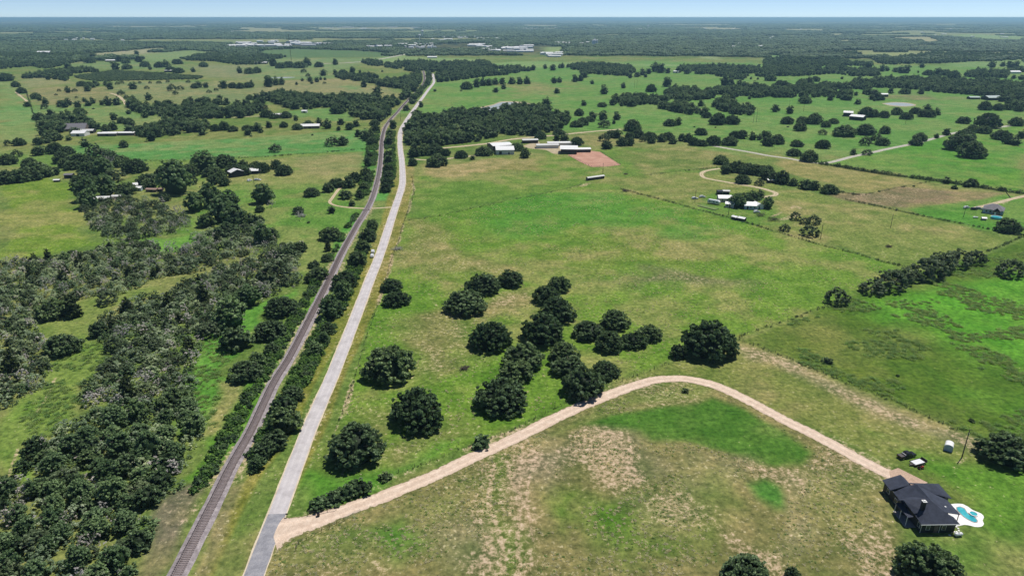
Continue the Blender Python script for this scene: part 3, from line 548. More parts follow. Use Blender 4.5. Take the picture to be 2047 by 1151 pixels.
# ---- scattered masses, points with instances
def proto_collection(name, meshes):
    c = bpy.data.collections.new(name)
    for i, me in enumerate(meshes): c.objects.link(bpy.data.objects.new('%s_%02d' % (name, i), me))
    return c
def scatter_tree(coll):
    g = bpy.data.node_groups.new('scatter_' + coll.name, 'GeometryNodeTree')
    g.interface.new_socket('Geometry', in_out='INPUT', socket_type='NodeSocketGeometry'); g.interface.new_socket('Geometry', in_out='OUTPUT', socket_type='NodeSocketGeometry')
    N = g.nodes; L = g.links; gi = N.new('NodeGroupInput'); go = N.new('NodeGroupOutput'); ip = N.new('GeometryNodeInstanceOnPoints'); ci = N.new('GeometryNodeCollectionInfo')
    ci.inputs['Collection'].default_value = coll; ci.inputs['Separate Children'].default_value = True; ci.inputs['Reset Children'].default_value = True
    def attr(n, t):
        a = N.new('GeometryNodeInputNamedAttribute'); a.data_type = t; a.inputs['Name'].default_value = n; return a.outputs[0]
    ip.inputs['Pick Instance'].default_value = True; L.new(gi.outputs[0], ip.inputs['Points']); L.new(ci.outputs[0], ip.inputs['Instance'])
    L.new(attr('idx', 'INT'), ip.inputs['Instance Index']); L.new(attr('rot', 'FLOAT_VECTOR'), ip.inputs['Rotation']); L.new(attr('scl', 'FLOAT_VECTOR'), ip.inputs['Scale'])
    L.new(ip.outputs[0], go.inputs[0]); return g
def scatter(name, pts, scl, tree, nproto, label, cat, rg, zs=None):
    n = len(pts)
    if n == 0: return None
    me = bpy.data.meshes.new(name); me.vertices.add(n); P = np.zeros((n, 3), np.float32); P[:, :2] = np.asarray(pts)[:, :2]; me.vertices.foreach_set('co', P.ravel())
    a = me.attributes.new('idx', 'INT', 'POINT'); a.data.foreach_set('value', rg.integers(0, nproto, n).astype(np.int32))
    rot = np.zeros((n, 3), np.float32); rot[:, 2] = rg.uniform(0, 6.28, n); a = me.attributes.new('rot', 'FLOAT_VECTOR', 'POINT'); a.data.foreach_set('vector', rot.ravel())
    s = np.repeat(np.asarray(scl, np.float32)[:, None], 3, 1); s[:, 2] *= (zs if zs is not None else rg.uniform(.85, 1.2, n)); a = me.attributes.new('scl', 'FLOAT_VECTOR', 'POINT'); a.data.foreach_set('vector', s.astype(np.float32).ravel())
    o = new_obj(name, me); md = o.modifiers.new('scatter', 'NODES'); md.node_group = tree; return tag(o, label, cat, kind='stuff')
def fill(poly, gap, rg, keep=None, tries=30, inset=0.0):
    """points spread over a polygon (world xy), about gap metres apart"""
    P = np.array(poly); lo = P.min(0); hi = P.max(0); n = int((hi[0]-lo[0])*(hi[1]-lo[1])/gap**2*2.2) + 4
    q = lo + rg.random((n, 2))*(hi-lo); d = sdf(q[:, 0], q[:, 1], P); q = q[d < -inset]
    if keep is not None and len(q): q = q[keep(q[:, 0], q[:, 1])]
    cell = {}; out = []
    for x, y in q:
        k = (int(x//gap), int(y//gap)); ok = True
        for a in (-1, 0, 1):
            for b_ in (-1, 0, 1):
                for u, v in cell.get((k[0]+a, k[1]+b_), ()):
                    if (u-x)**2 + (v-y)**2 < (gap*.86)**2: ok = False
        if ok: cell.setdefault(k, []).append((x, y)); out.append((x, y))
    return np.array(out).reshape(-1, 2)
# ---- trees one can point at: crown centre and crown width as the photograph shows them
ident = lambda x, y: (x, y)
FRONT = [
 (783,567,52,'oak','upper of two touching live oaks by the road fence in the pasture'), (792,594,54,'oak','lower of two touching live oaks by the road fence in the pasture'),
 (930,598,88,'oak','broad live oak at the near end of a row of three in mid pasture'), (966,566,74,'oak','middle live oak of the row of three in mid pasture'), (1021,555,58,'oak','far right live oak of the row of three in mid pasture'),
 (1119,566,56,'oak','lone round live oak standing farthest from the drive in the oak grove'), (1092,588,64,'oak','small spiky live oak at the top of the touching chain in the grove'), (1115,617,78,'oak','second live oak down the touching chain in the grove'),
 (1085,655,98,'oak','largest live oak at the foot of the touching chain in the grove'), (979,669,92,'oak','low wide live oak standing alone left of the oak grove'),
 (1046,708,86,'oak','live oak at the top of the leaning line left of the grove gap'), (1127,703,78,'oak','live oak in the middle of the grove beside the bare patch'), (1030,740,80,'oak','middle live oak of the leaning line left of the grove gap'),
 (1003,783,112,'oak','big live oak at the foot of the leaning line, left of the gap'), (1166,762,104,'oak','big live oak nearest to the gravel drive in the grove'), (1136,727,72,'oak','greyish live oak touching the big one nearest the drive'), (1209,735,68,'oak','smaller live oak tucked behind the big one nearest the gravel drive'),
 (1177,656,66,'oak','left live oak of the five-oak cluster right of the grove'), (1229,638,66,'oak','rearmost live oak of the five-oak cluster right of the grove'), (1219,682,68,'oak','nearest live oak of the five-oak cluster right of the grove'),
 (1268,675,62,'oak','paler live oak in the middle of the five-oak cluster'), (1298,662,60,'oak','rightmost live oak of the five-oak cluster'), (1418,678,120,'oak','great spreading live oak beside the bend of the gravel drive'),
 (1357,702,38,'oakm','small live oak against the left side of the great spreading oak'), (780,724,112,'oak','round live oak by the road fence beside the bare soil crescent'), (834,808,132,'oak','widest live oak alone in the pasture above the drive'),
 (712,884,124,'oak','big live oak by the corner of road and drive'), (1370,778,17,'shrub','little young tree with a round crown inside the drive bend'), (2015,893,108,'oak','dark live oak at the right edge behind the utility pole'),
 (1863,1130,138,'oak','great live oak in front of the dark-roofed house'), (1488,1140,118,'oak','live oak cut off by the bottom edge of the picture'), (1584,1143,34,'oakm','small tree at the bottom edge beside the cut-off oak'),
 (962,878,46,'shrub','dark round bush by the fence above the gravel drive'), (770,949,27,'shrub','small round bush at the end of the hedge by the drive'),
 (720,968,52,'shrub','right bush of the hedge at the drive entrance'), (694,978,46,'shrub','third bush of the hedge at the drive entrance'), (665,990,42,'shrub','second bush of the hedge at the drive entrance'), (636,1001,44,'shrub','left bush of the hedge at the drive entrance'),
 (1675,592,48,'mesquite','lone thin-crowned mesquite at the corner of the weedy field'), (1655,718,22,'shrub','small dark bush alone in the weedy field'), (1795,750,8,'shrub','tiny dark bush in the middle of the weedy field'),
 (1943,839,12,'shrub','tiny bush near the field fence at right'), (1745,572,46,'mesquite','first mesquite of the row above the weedy field'), (1782,560,62,'mesquite','second mesquite of the row above the weedy field'), (1808,551,44,'mesquite','third mesquite of the row above the weedy field'),
 (1858,534,66,'mesquite','nearest big mesquite of the dense clump above the weedy field'), (1885,522,60,'mesquite','middle mesquite of the dense clump above the weedy field'), (1915,514,58,'mesquite','rear mesquite of the dense clump above the weedy field'),
 (1950,514,44,'mesquite','right mesquite of the dense clump above the weedy field'), (2022,535,54,'mesquite','thin mesquite at the right edge above the weedy field'), (2018,449,56,'oak','dark round oak in front of the slate-roofed house at right'),
 (1830,552,36,'mesquite','small mesquite between row and clump above the weedy field'),
]
GROUPS = [   # phrase, crop, height/width, list
 ('around the far farm at upper left', c1, .75, '530,525,60 700,470,80 730,442,70 890,465,42 935,470,50 985,472,80 1090,470,60 1140,500,80 1075,425,40 905,525,70 995,515,90 1180,540,32e 1250,505,80 1300,505,70 1390,475,90 1340,540,80 1400,545,90 1520,555,40 1600,500,80 1885,560,50 1960,550,90 2020,548,80'),
 ('in the scrubby range at upper left', c1, .7, '640,650,90 700,660,100 750,660,60 30,600,120 80,612,60 120,660,80 165,710,80 280,750,90 310,780,40 465,712,35m 535,715,50 585,712,42m 690,700,60 865,685,60 1045,680,70 925,655,40m 955,650,40m 830,662,40 950,730,60m 995,765,50m 1165,770,60 1155,690,40m 1350,690,80m 1420,690,60m 1530,670,80 1565,670,60 1620,675,50 1645,720,40m 1700,705,40m 1380,730,50m 1500,790,60 1550,800,40 1730,770,50 1760,675,70 1830,668,80 1890,672,80 1950,665,80 1980,672,50 1965,760,80 2020,775,60 355,805,50 350,838,60m 470,825,50 510,828,60 538,812,60 610,825,60 665,790,40 695,815,60 730,800,50 735,852,25 800,815,40 850,810,70 915,805,70 625,873,110 540,900,50 525,930,35 485,880,25 400,905,75 460,905,80 300,908,110 385,870,20 215,825,50 1180,650,30m 1250,648,40m 1320,640,35m 1100,650,30m 1480,640,40m 600,765,30m 440,745,25m'),
 ('around the white mobile home at upper left', c1, .72, '895,925,62 955,940,90 1010,945,95 1140,910,55 1300,930,56 1010,885,42 770,1000,55 830,1003,90 890,1003,70 590,1028,100m 540,1090,50 1190,1085,74 1590,1040,70 1690,1000,95 1760,988,110 1830,1003,95 1940,995,90 1990,1000,90 2030,1010,70 1950,1045,60 1975,1066,30 145,1108,110 300,1110,85 370,1108,60 60,1125,70m 670,1135,70 970,1135,80 420,1090,70 460,1075,80'),
 ('in the far pasture below the highway', c2, .8, '140,495,70 200,505,90 260,500,90 350,495,110 405,490,75 500,500,80 628,495,46 690,560,90 630,575,42 765,555,50 535,575,60 380,555,50m 415,590,40m 430,625,50 370,628,30 485,632,42 515,622,25 550,622,25 445,650,30 325,660,26 545,650,30m 105,655,80 160,650,60 210,648,55 855,665,60 960,718,76 1085,765,46 955,765,30 825,567,26 1000,560,20 980,660,60'),
 ('around the small farmhouse left of the railway', c2, .8, '90,880,115 150,900,90 240,890,105 225,972,85 330,985,95 415,958,105 320,935,42 505,970,60 570,985,75 675,962,58 740,990,85 795,975,60 655,1013,42 105,988,52 20,995,62 45,1030,42 30,835,70 60,840,80m 650,845,130 450,1058,25'),
 ('on the left bank of the distant railway', c2, .8, '940,955,85 945,1008,85 855,1060,80 810,1055,60 880,1075,90 920,1105,95 905,1050,60 1190,850,58 1160,760,70 1200,740,70 1250,700,60'),
 ('between the distant railway and road', c2, .8, '1085,990,64 1062,1040,62 1060,1085,64 1052,1120,70 1305,828,46 1240,800,50 1255,770,45 1285,740,45 1310,700,40 1345,660,40 1370,620,40'),
 ('below the bright field left of the railway', c2, .7, '605,1108,120m 692,1115,90'),
 ('in the pasture above the pond', c2, .8, '1665,665,105 1745,662,70 1795,655,60 1840,650,65 1890,645,60 1945,643,60 2020,640,62 1895,712,46 1955,683,50 1620,712,20 1480,872,22 1555,875,52 1610,868,52 1415,712,26'),
 ('in the far pasture right of the pond', c3, .8, '75,640,64 130,640,60 275,530,36 335,535,56 180,540,42 345,637,52 388,633,50 510,622,62 552,620,52 585,590,62 645,650,36 890,680,42 1065,597,36 945,603,36 1000,588,52 1045,570,62 365,718,50 740,715,70 1110,685,104 1235,655,78 1245,705,82 1140,540,70 1185,545,80 1090,565,50 1240,560,50 1320,555,52 1395,560,60 1685,648,72 1735,650,72 1805,650,50 1925,680,72 1895,618,20 1950,620,20 1975,680,32'),
 ('between the pond and the arena', c3, .72, '725,815,82 580,815,52 1500,820,52 1530,825,22 1340,815,60 1260,955,110 1322,965,62 1500,1025,112 965,975,165 840,922,66 730,920,78 650,910,78 545,880,92 570,945,120 625,928,90 525,962,110 740,970,100m 815,965,32 460,925,52 280,825,80 275,855,52 380,1025,104 240,1060,100 365,1095,62 425,1095,80 525,1108,105 740,1080,90m 800,1045,110 840,1060,80 940,1070,82 1010,1050,105 1045,1090,72m 1100,1060,112 1112,1100,82 1195,1085,92 1240,1062,112 1285,1108,72 1345,1090,62 1400,1085,92 1445,1110,100 1505,1115,100 880,1118,92 945,1118,82 760,1138,100 1860,830,95m 1545,900,84 1640,930,150 1750,935,124 1590,960,62'),
 ('beside the side road right of the arena', c3, .72, '1605,1090,150 1730,1095,140 1770,1048,95 1825,1060,90 1910,1080,64 1960,1085,52 2000,1070,62 2010,1120,72 1450,997,16 1615,1002,16'),
 ('in the farthest pastures at right', c4, .8, '55,600,100 130,650,100 180,655,90 300,642,90 350,640,80 405,612,84 615,615,26 485,655,84 820,520,72 930,545,52 970,545,42 1040,550,52 1082,555,60 1122,550,72 1215,567,20 1245,517,46 1300,560,90 1370,575,72 1430,560,92 1500,580,104 1120,615,46 1800,510,62 1880,510,42 1940,512,60 1985,512,60 2030,610,52 1965,608,36'),
 ('around the two-roofed barn at upper right', c4, .72, '325,780,104 525,775,52 740,805,52 1000,720,52 870,722,26 1115,710,92 1240,725,52 90,860,62 205,875,62 185,940,106 190,995,22 290,988,124 310,930,104 400,930,134 490,970,94 550,945,84 465,1035,74m 810,880,124 870,890,94 950,895,94 1050,868,104 1130,905,104 1200,865,94 1240,900,62 1300,880,124 1360,885,64 1290,850,64 640,1008,190 805,1008,154 955,1018,106 890,1090,120m'),
 ('beside the side road at upper right', c4, .7, '1740,830,112 1850,840,92 1925,835,92 2010,850,84 1960,800,104 1580,935,114 1770,940,200 1650,1000,112 1740,1010,124 1590,1050,154 1230,1065,134 1200,1110,104 1360,1075,42 1440,1045,62 1990,950,124 2020,1070,64 1880,1050,150 1935,1100,104 1985,1120,74 1560,1105,230'),
 ('left of the side road fork', c4, .72, '30,1060,64 110,1090,130 50,1120,92 265,1115,112 470,1125,124 800,1110,104m 860,1108,130 940,1105,120'),
 ('at the upper left of the hay field', d1, .75, '165,25,104 300,10,82 370,14,42 30,270,180 140,260,180 280,220,200 230,165,130 420,240,92 280,280,92 60,140,130 130,100,84m'),
 ('around the cluttered homestead at left', d1, .72, '300,85,84 430,60,114 515,70,104 480,130,124 500,180,92 665,60,124 610,130,124 570,185,112 740,85,120m 800,95,110m 690,150,110 975,70,114 860,120,124 960,160,114 870,175,72n 720,210,154 810,222,140e 1050,190,154 660,310,170 900,270,130m 1160,290,140 1172,340,92 985,370,134 830,380,150e 760,360,110 1330,210,94 1270,240,112 1480,230,134 1600,190,170e 1560,150,124 1760,150,154 1840,200,134 1700,250,124 1380,330,220e 1680,310,92 1765,325,84 1500,310,92m 1650,240,110 1940,250,62 2010,190,114 1910,200,84 680,420,150e 690,480,130e 1300,450,72'),
 ('in the mesquite clump right of the homestead', d1, .62, '1530,505,190e 1650,470,200e 1800,490,180e 1740,575,230e 1620,640,150 1850,620,200e 1780,685,200 1960,630,150'),
 ('along the top edge of the thicket', d1, .8, '375,915,74j 270,945,64j 510,930,92e 780,840,72s 690,900,90m 1150,820,90m'),
 ('in the meadow left of the level crossing', d2, .72, '60,440,172e 30,620,94 35,538,84 130,508,70n 340,548,94 355,600,84n 600,555,62 590,722,182 440,393,140 575,372,112 640,320,140 735,330,124 785,290,114 710,425,112 165,190,104 225,222,150 60,205,140 155,60,104m 420,645,30s 60,760,170e 130,740,110 190,890,134 270,868,140 350,835,124'),
 ('on the left bank of the railway above the crossing', d2, .8, '885,180,74 870,250,84 885,300,84 860,360,94 820,430,84 760,500,54 910,20,94 900,120,60'),
 ('between railway and road above the crossing', d2, .8, '1060,20,84 1050,105,84 1050,160,74 1045,220,94 1047,270,84 1040,320,104 1030,370,104'),
 ('between railway and road below the crossing', d2, .8, '920,665,110 885,740,140 850,825,134 800,930,170 700,1080,220'),
 ('on the left bank of the railway below the crossing', d2, .75, '575,850,64j 460,970,94 560,925,84 490,1050,154 160,1020,270m 420,1090,90'),
 ('by the white barns in the middle distance', d2, .8, '1240,170,84 1430,140,174 1250,95,104 1330,60,150 1410,60,150 1620,100,112 1800,70,134 1710,140,42 1500,90,90'),
 ('by the riding arena', d3, .78, '50,40,120 118,105,94 760,60,134 880,35,114 950,32,92 1660,140,134'),
 ('around the white trailer homestead at right', d3, .8, '1830,290,112 1720,205,110 1790,195,120 1870,205,130 1950,215,130 2020,225,130 1965,330,62m 2015,270,92 1790,480,110e 1850,470,100e 1910,465,100e 1965,425,62 2030,500,86e 1700,240,60'),
 ('in the dry field beyond the trailer homestead', d4, .75, '40,225,160 90,290,120 150,300,124 230,330,84 330,345,114 400,355,104 522,370,144 45,510,114 250,595,94m 400,620,114m 320,635,72m 365,705,144m 170,685,84m 1180,358,26 1505,365,62s 1440,320,64 1640,330,104 1600,348,62'),
 ('along the side road beyond the dry field', d4, .68, '500,60,190 360,120,150 240,85,124 80,60,190 270,15,124 850,20,160 940,25,140 815,95,74m 705,100,52 1210,20,154 1500,65,210 1640,70,210'),
 ('along the glades of the left thicket', e1, .75, '400,160,260 570,205,140j 370,225,140m 480,435,290 770,350,150 900,450,200m 840,90,170m 1330,150,100j 1650,330,200m 1000,850,140j 1370,870,330 90,640,140j 1000,185,110j 1600,100,130j'),
 ('on the strip between glade and railway', e2, .7, '200,140,270 120,330,260 40,40,140 130,500,120 20,600,130e -80,640,300 -150,420,240 -190,240,300e -60,100,200e'),
 ('between railway and road beside the pasture', e2, .8, '690,60,174e 590,185,200e 570,330,134 540,430,114e 470,500,134e 400,700,104 300,840,174 225,940,250 230,1050,284'),
 ('between railway and road above the drive', f2, .75, '150,60,230 60,150,200 20,260,130e'),
 ('at the front of the left wood', f1, .85, '1160,130,330e 1000,260,300 1300,230,330 1230,400,300 1150,510,300 850,330,260e 820,480,240e 1000,560,200e 700,200,260 560,120,240e 420,260,260e 340,420,240 560,400,260 300,120,180n 150,600,150n 540,700,200n 760,760,260e 980,720,240e 1080,860,280 900,1000,300e 600,1010,280e 380,900,240e 200,760,260e 420,600,240e 640,580,240 60,460,220e 80,1040,260e 250,1090,260 760,1130,240e 1000,1090,200 120,900,240 700,880,200n 60,700,200n 230,260,100j 480,800,240e'),
]
SPECIES = {'m': 'mesquite', 'j': 'juniper', 'e': 'elm', 's': 'shrub', 'n': 'snag'}
WSH = {'at the front of the left wood': .74, 'around the cluttered homestead at left': 1.22, 'at the upper left of the hay field': 1.1, 'around the white trailer homestead at right': 1.2}
trng = random.Random(3); INDIV = []                      # (px width, kind, x, y, D, phrase, label)
for px, py, w, k, lab in FRONT:
    hr = .60 if k == 'oak' else .7; x, y, D = tree_spot(px, py, w*(.95 if k == 'oak' else 1), hr); INDIV.append((1000 + w, k, x, y, D, None, lab, px))
taken = []
for phrase, cf, hr, txt in GROUPS:
    for tok in txt.split():
        sp = tok[-1] if tok[-1] in SPECIES else ''; a, b, w = (float(t) for t in (tok[:-1] if sp else tok).split(','))
        px, py = cf(a, b); w *= WSH.get(phrase, 1)/3.937
        if any(g_ != phrase and (px-u)**2 + (py-v)**2 < (.30*(w+q))**2*.5 for u, v, q, g_ in taken): continue
        taken.append((px, py, w, phrase)); x, y, D = tree_spot(px, py, w, hr); k = SPECIES.get(sp) or ('oak' if D > 12.5 else 'oakm' if D > 4.5 else 'shrub')
        INDIV.append((w, k, x, y, D, phrase, None, px))
LIMIT = {'live_oak': 300, 'mesquite_tree': 300, 'juniper_tree': 100, 'elm_tree': 200, 'shrub': 100, 'bare_tree': 60}
INDIV.sort(key=lambda t: -t[0]); cnt = {}; chosen = []; LEFT = []
for t in INDIV:
    nm = KINDNAME[t[1]][0]; cnt[nm] = cnt.get(nm, 0) + 1
    (chosen if cnt[nm] <= LIMIT[nm] else LEFT).append(t)
by = {}
for t in chosen:
    if t[5]: by.setdefault((t[5], KINDNAME[t[1]][1]), []).append(t)
LAB = {}
for (phrase, sp), ts in by.items():
    ts.sort(key=lambda t: t[7])
    for i, t in enumerate(ts):
        LAB[id(t)] = ('only %s %s' % (sp, phrase)) if len(ts) == 1 else ('%s %s, %s' % (sp, phrase, 'leftmost' if i == 0 else 'rightmost' if i == len(ts)-1 else ordinal(i+1) + ' from the left'))
for t in chosen:
    w, k, x, y, D, phrase, lab, px = t
    plant(k, x, y, D, lab or LAB[id(t)], ('%ss %s' % (KINDNAME[k][1], phrase)) if phrase else 'trees and bushes of the pasture', rng=trng)
# ---- low detail trees for woods and thickets seen as one mass
rg = np.random.default_rng(23)
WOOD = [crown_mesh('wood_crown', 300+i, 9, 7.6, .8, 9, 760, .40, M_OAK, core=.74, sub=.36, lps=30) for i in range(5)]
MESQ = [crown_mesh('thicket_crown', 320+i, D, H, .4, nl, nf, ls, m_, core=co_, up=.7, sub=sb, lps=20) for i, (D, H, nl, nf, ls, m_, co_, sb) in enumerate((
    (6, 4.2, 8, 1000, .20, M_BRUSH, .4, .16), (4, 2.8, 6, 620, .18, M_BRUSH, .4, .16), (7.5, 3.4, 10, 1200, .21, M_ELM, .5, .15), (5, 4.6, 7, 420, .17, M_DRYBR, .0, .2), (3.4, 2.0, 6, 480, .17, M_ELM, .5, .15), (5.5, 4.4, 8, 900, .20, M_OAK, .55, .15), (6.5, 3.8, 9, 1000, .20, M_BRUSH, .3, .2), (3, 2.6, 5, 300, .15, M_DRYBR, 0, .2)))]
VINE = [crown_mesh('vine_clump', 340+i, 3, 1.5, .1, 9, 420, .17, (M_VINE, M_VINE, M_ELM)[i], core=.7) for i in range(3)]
def grove_mesh(seed, n=16, span=46):
    r_ = np.random.default_rng(seed); Vs = []; Fs = []; T = []; o = 0; iv, if_ = ICO1
    for i in range(n):
        cx, cy = r_.uniform(-span/2, span/2, 2); D = r_.uniform(8, 13); H = D*r_.uniform(.6, .8)
        for j in range(4):
            c = np.array([cx + r_.normal()*D*.2, cy + r_.normal()*D*.2, H*r_.uniform(.4, .62)]); v = iv*np.array([D*.36, D*.36, H*.40])*r_.uniform(.8, 1.2, (len(iv), 1)) + c
            v[:, 2] = np.maximum(v[:, 2], 0); Vs.append(v); Fs.append(if_ + o); T.append(np.full(len(iv), r_.uniform(.08, .5))); o += len(iv)
    me = mesh_np('grove', np.concatenate(Vs), np.concatenate(Fs)); a = me.attributes.new('tint', 'FLOAT', 'POINT'); a.data.foreach_set('value', np.concatenate(T).astype(np.float32)); me.materials.append(M_OAK); return me
GROVE = [grove_mesh(400+i) for i in range(5)]
T_WOOD = scatter_tree(proto_collection('wood_trees', WOOD)); T_MESQ = scatter_tree(proto_collection('thicket_trees', MESQ)); T_VINE = scatter_tree(proto_collection('vines', VINE)); T_GROVE = scatter_tree(proto_collection('groves', GROVE))
if LEFT:
    scatter('small_trees', np.array([(t[2], t[3]) for t in LEFT]), np.array([t[4]/9 for t in LEFT]), T_WOOD, 5, 'small scattered trees dotting the far pastures', 'trees', rg)
ROADS = [np.array(p) for p in (ROAD, RAIL, SIDE, LANE2, HIWAY)]
def off_roads(m):
    return lambda x, y: np.min([linedist(x, y, p) for p in ROADS], 0) > m
WOODS = [   # outline, spacing, label
 ([c1(1470,470),c1(1600,435),c1(1800,430),c1(2047,440),c1(2250,450),c1(2047,510),c1(1850,512),c1(1700,485),c1(1480,480)], 8.5, 'dark wood right of the far pale field'),
 ([c1(160,612),c1(400,575),c1(700,548),c1(780,572),c1(560,602),c1(520,640),c1(400,628),c1(250,636)], 8, 'strip of wood left of the low green scrub'),
 ([c1(0,435),c1(350,435),c1(690,432),c1(740,480),c1(600,492),c1(450,525),c1(350,545),c1(250,522),c1(0,548)], 9, 'dense wood edge at the far left'),
 ([c1(1010,840),c1(1060,795),c1(1200,830),c1(1400,852),c1(1600,818),c1(1850,826),c1(2047,822),c2(60,765),c2(60,860),c1(2047,890),c1(1900,930),c1(1750,930),c1(1550,942),c1(1400,932),c1(1200,912),c1(1030,872)], 7, 'long belt of dark wood across the left'),
 ([c1(320,985),c1(420,945),c1(600,940),c1(740,992),c1(735,1035),c1(640,1005),c1(540,1010),c1(500,1060),c1(480,1095),c1(420,1110),c1(340,1082)], 7, 'dark wood around the grey-roofed house'),
 ([c1(980,1045),c1(1150,1032),c1(1300,1002),c1(1450,972),c1(1620,985),c1(1630,1030),c1(1420,1060),c1(1250,1085),c1(1110,1076)], 7, 'narrow wood right of the mobile home'),
 ([c2(840,492),c2(900,482),c2(1060,512),c2(1200,492),c2(1450,500),c2(1820,490),c2(1870,532),c2(2047,545),c2(2047,590),c2(1850,600),c2(1640,628),c2(1440,652),c2(1410,600),c2(1600,572),c2(1250,570),c2(1100,542),c2(880,515)], 8.5, 'wood spanning the far end of the road'),
 ([c2(640,610),c2(900,600),c2(1050,640),c2(950,662),c2(700,632)], 7, 'low scrub right of the tall lone tree'),
 ([c2(940,655),c2(1150,640),c2(1260,600),c2(1310,572),c2(1340,600),c2(1320,660),c2(1240,742),c2(1230,770),c2(1170,770),c2(1170,705),c2(1000,682)], 7, 'wood left of the far end of the railway'),
 ([c2(1350,590),c2(1395,600),c2(1385,640),c2(1290,760),c2(1240,830),c2(1230,790),c2(1290,700)], 7, 'strip of trees between far railway and road'),
 ([c2(60,762),c2(200,747),c2(420,752),c2(560,777),c2(720,772),c2(760,762),c2(1000,792),c2(1180,812),c2(1150,850),c2(1050,920),c2(980,960),c2(920,942),c2(780,942),c2(760,900),c2(740,862),c2(680,835),c2(580,850),c2(400,862),c2(280,862),c2(220,832),c2(80,792)], 6.8, 'wood above the small farmhouse left of the railway'),
 ([c2(1200,942),c2(1260,922),c2(1450,927),c2(1650,884),c2(1700,895),c2(1830,895),c2(1960,882),c2(2047,835),c3(150,852),c3(280,882),c3(380,912),c3(460,962),c3(430,1010),c3(300,1040),c3(200,1080),c3(0,1062),c2(1930,1050),c2(1850,1090),c2(1700,1130),c2(1180,1142),c2(1165,1080),c2(1160,1010)], 6.6, 'great dark wood between road and pond'),
 ([d2(1180,0),d2(1700,-10),d2(1480,60),d2(1250,80),d2(1180,70)], 6.6, 'front edge of the great dark wood by the road'),
 ([c3(380,538),c3(560,516),c3(730,516),c3(960,532),c3(980,572),c3(920,602),c3(740,592),c3(620,582),c3(560,592),c3(540,562)], 8, 'dark wood in the far middle pasture'),
 ([c3(0,540),c3(90,540),c3(180,560),c3(0,582)], 8, 'wood at the end of the far wood belt'),
 ([c3(1310,547),c3(1450,526),c3(1850,536),c3(2047,556),c4(200,560),c4(100,600),c3(2047,620),c3(1880,592),c3(1830,632),c3(1750,626),c3(1580,592),c3(1460,586),c3(1340,562)], 8, 'long far wood right of the middle'),
 ([c3(1220,742),c3(1300,706),c3(1480,722),c3(1650,716),c3(1800,702),c3(2047,692),c4(330,692),c4(440,682),c4(560,692),c4(550,770),c4(200,770),c3(2047,780),c3(1720,792),c3(1640,772),c3(1380,802),c3(1250,782)], 7.4, 'wood running right across the middle pasture'),
 ([c3(800,818),c3(900,772),c3(1060,772),c3(1250,776),c3(1260,802),c3(1130,832),c3(980,842),c3(810,836)], 7, 'left wood behind the arena pasture'),
 ([c3(1130,842),c3(1250,812),c3(1370,832),c3(1500,888),c3(1540,892),c3(1500,912),c3(1400,902),c3(1240,872)], 7, 'leaning wood behind the arena pasture'),
 ([c3(1590,832),c3(1700,806),c3(1810,852),c3(1920,882),c3(1850,926),c3(1760,902),c3(1690,882),c3(1610,852)], 7, 'wood with a grey tree behind the arena'),
 ([c4(0,482),c4(200,462),c4(600,472),c4(680,502),c4(850,502),c4(850,520),c4(620,522),c4(640,552),c4(900,562),c4(890,605),c4(700,602),c4(560,582),c4(250,602),c4(100,602),c4(0,602)], 8.5, 'far wood above the right pastures'),
 ([c4(490,442),c4(600,422),c4(700,416),c4(780,440),c4(600,452)], 10, 'wood left of the far square field'),
 ([c4(850,462),c4(960,452),c4(1000,472),c4(1160,442),c4(1350,422),c4(1700,432),c4(2147,432),c4(2147,462),c4(1850,472),c4(1700,482),c4(1400,502),c4(1200,502),c4(1000,512),c4(900,502)], 9, 'broad far wood at right'),
 ([c4(1580,592),c4(1680,562),c4(1900,562),c4(2100,552),c4(2100,572),c4(1930,582),c4(1900,616),c4(1600,612)], 8, 'row of wood left of the far right houses'),
 ([c4(710,642),c4(900,632),c4(1180,627),c4(1260,642),c4(1350,622),c4(1450,652),c4(1600,642),c4(1800,642),c4(1900,672),c4(2147,662),c4(2147,742),c4(1900,762),c4(1650,752),c4(1500,742),c4(1300,722),c4(1100,700),c4(900,692),c4(720,662)], 7.4, 'long wood above the right hand pond'),
 ([c4(560,700),c4(700,672),c4(850,692),c4(840,716),c4(600,722)], 7.4, 'small wood left of the right hand pond'),
 ([c4(570,762),c4(700,737),c4(800,727),c4(900,752),c4(970,772),c4(940,790),c4(800,806),c4(600,786)], 7, 'dark wood just left of the right hand pond'),
 ([c4(1900,772),c4(2047,742),c4(2147,742),c4(2147,850),c4(1960,850),c4(1850,800)], 7.5, 'wood at the right edge by the green roof'),
]
for poly, gap, lab in WOODS:
    P = W(poly); pts = fill(P, gap*.95, rg, lambda x, y: off_roads(8)(x, y) & (fbm(x, y, 34, 3) > .40)); scatter('woodland', pts, rg.uniform(.6, 1.4, len(pts)), T_WOOD, 5, lab, 'woodland', rg)
P = W([c1(590,602),c1(900,557),c1(1300,582),c1(1600,606),c1(1560,626),c1(780,641),c1(620,622)]); pts = fill(P, 5.5, rg)
scatter('low_scrub', pts, rg.uniform(.6, .9, len(pts)), T_WOOD, 5, 'flat patch of low green scrub in the far left range', 'scrub', rg, zs=np.full(len(pts), .5))
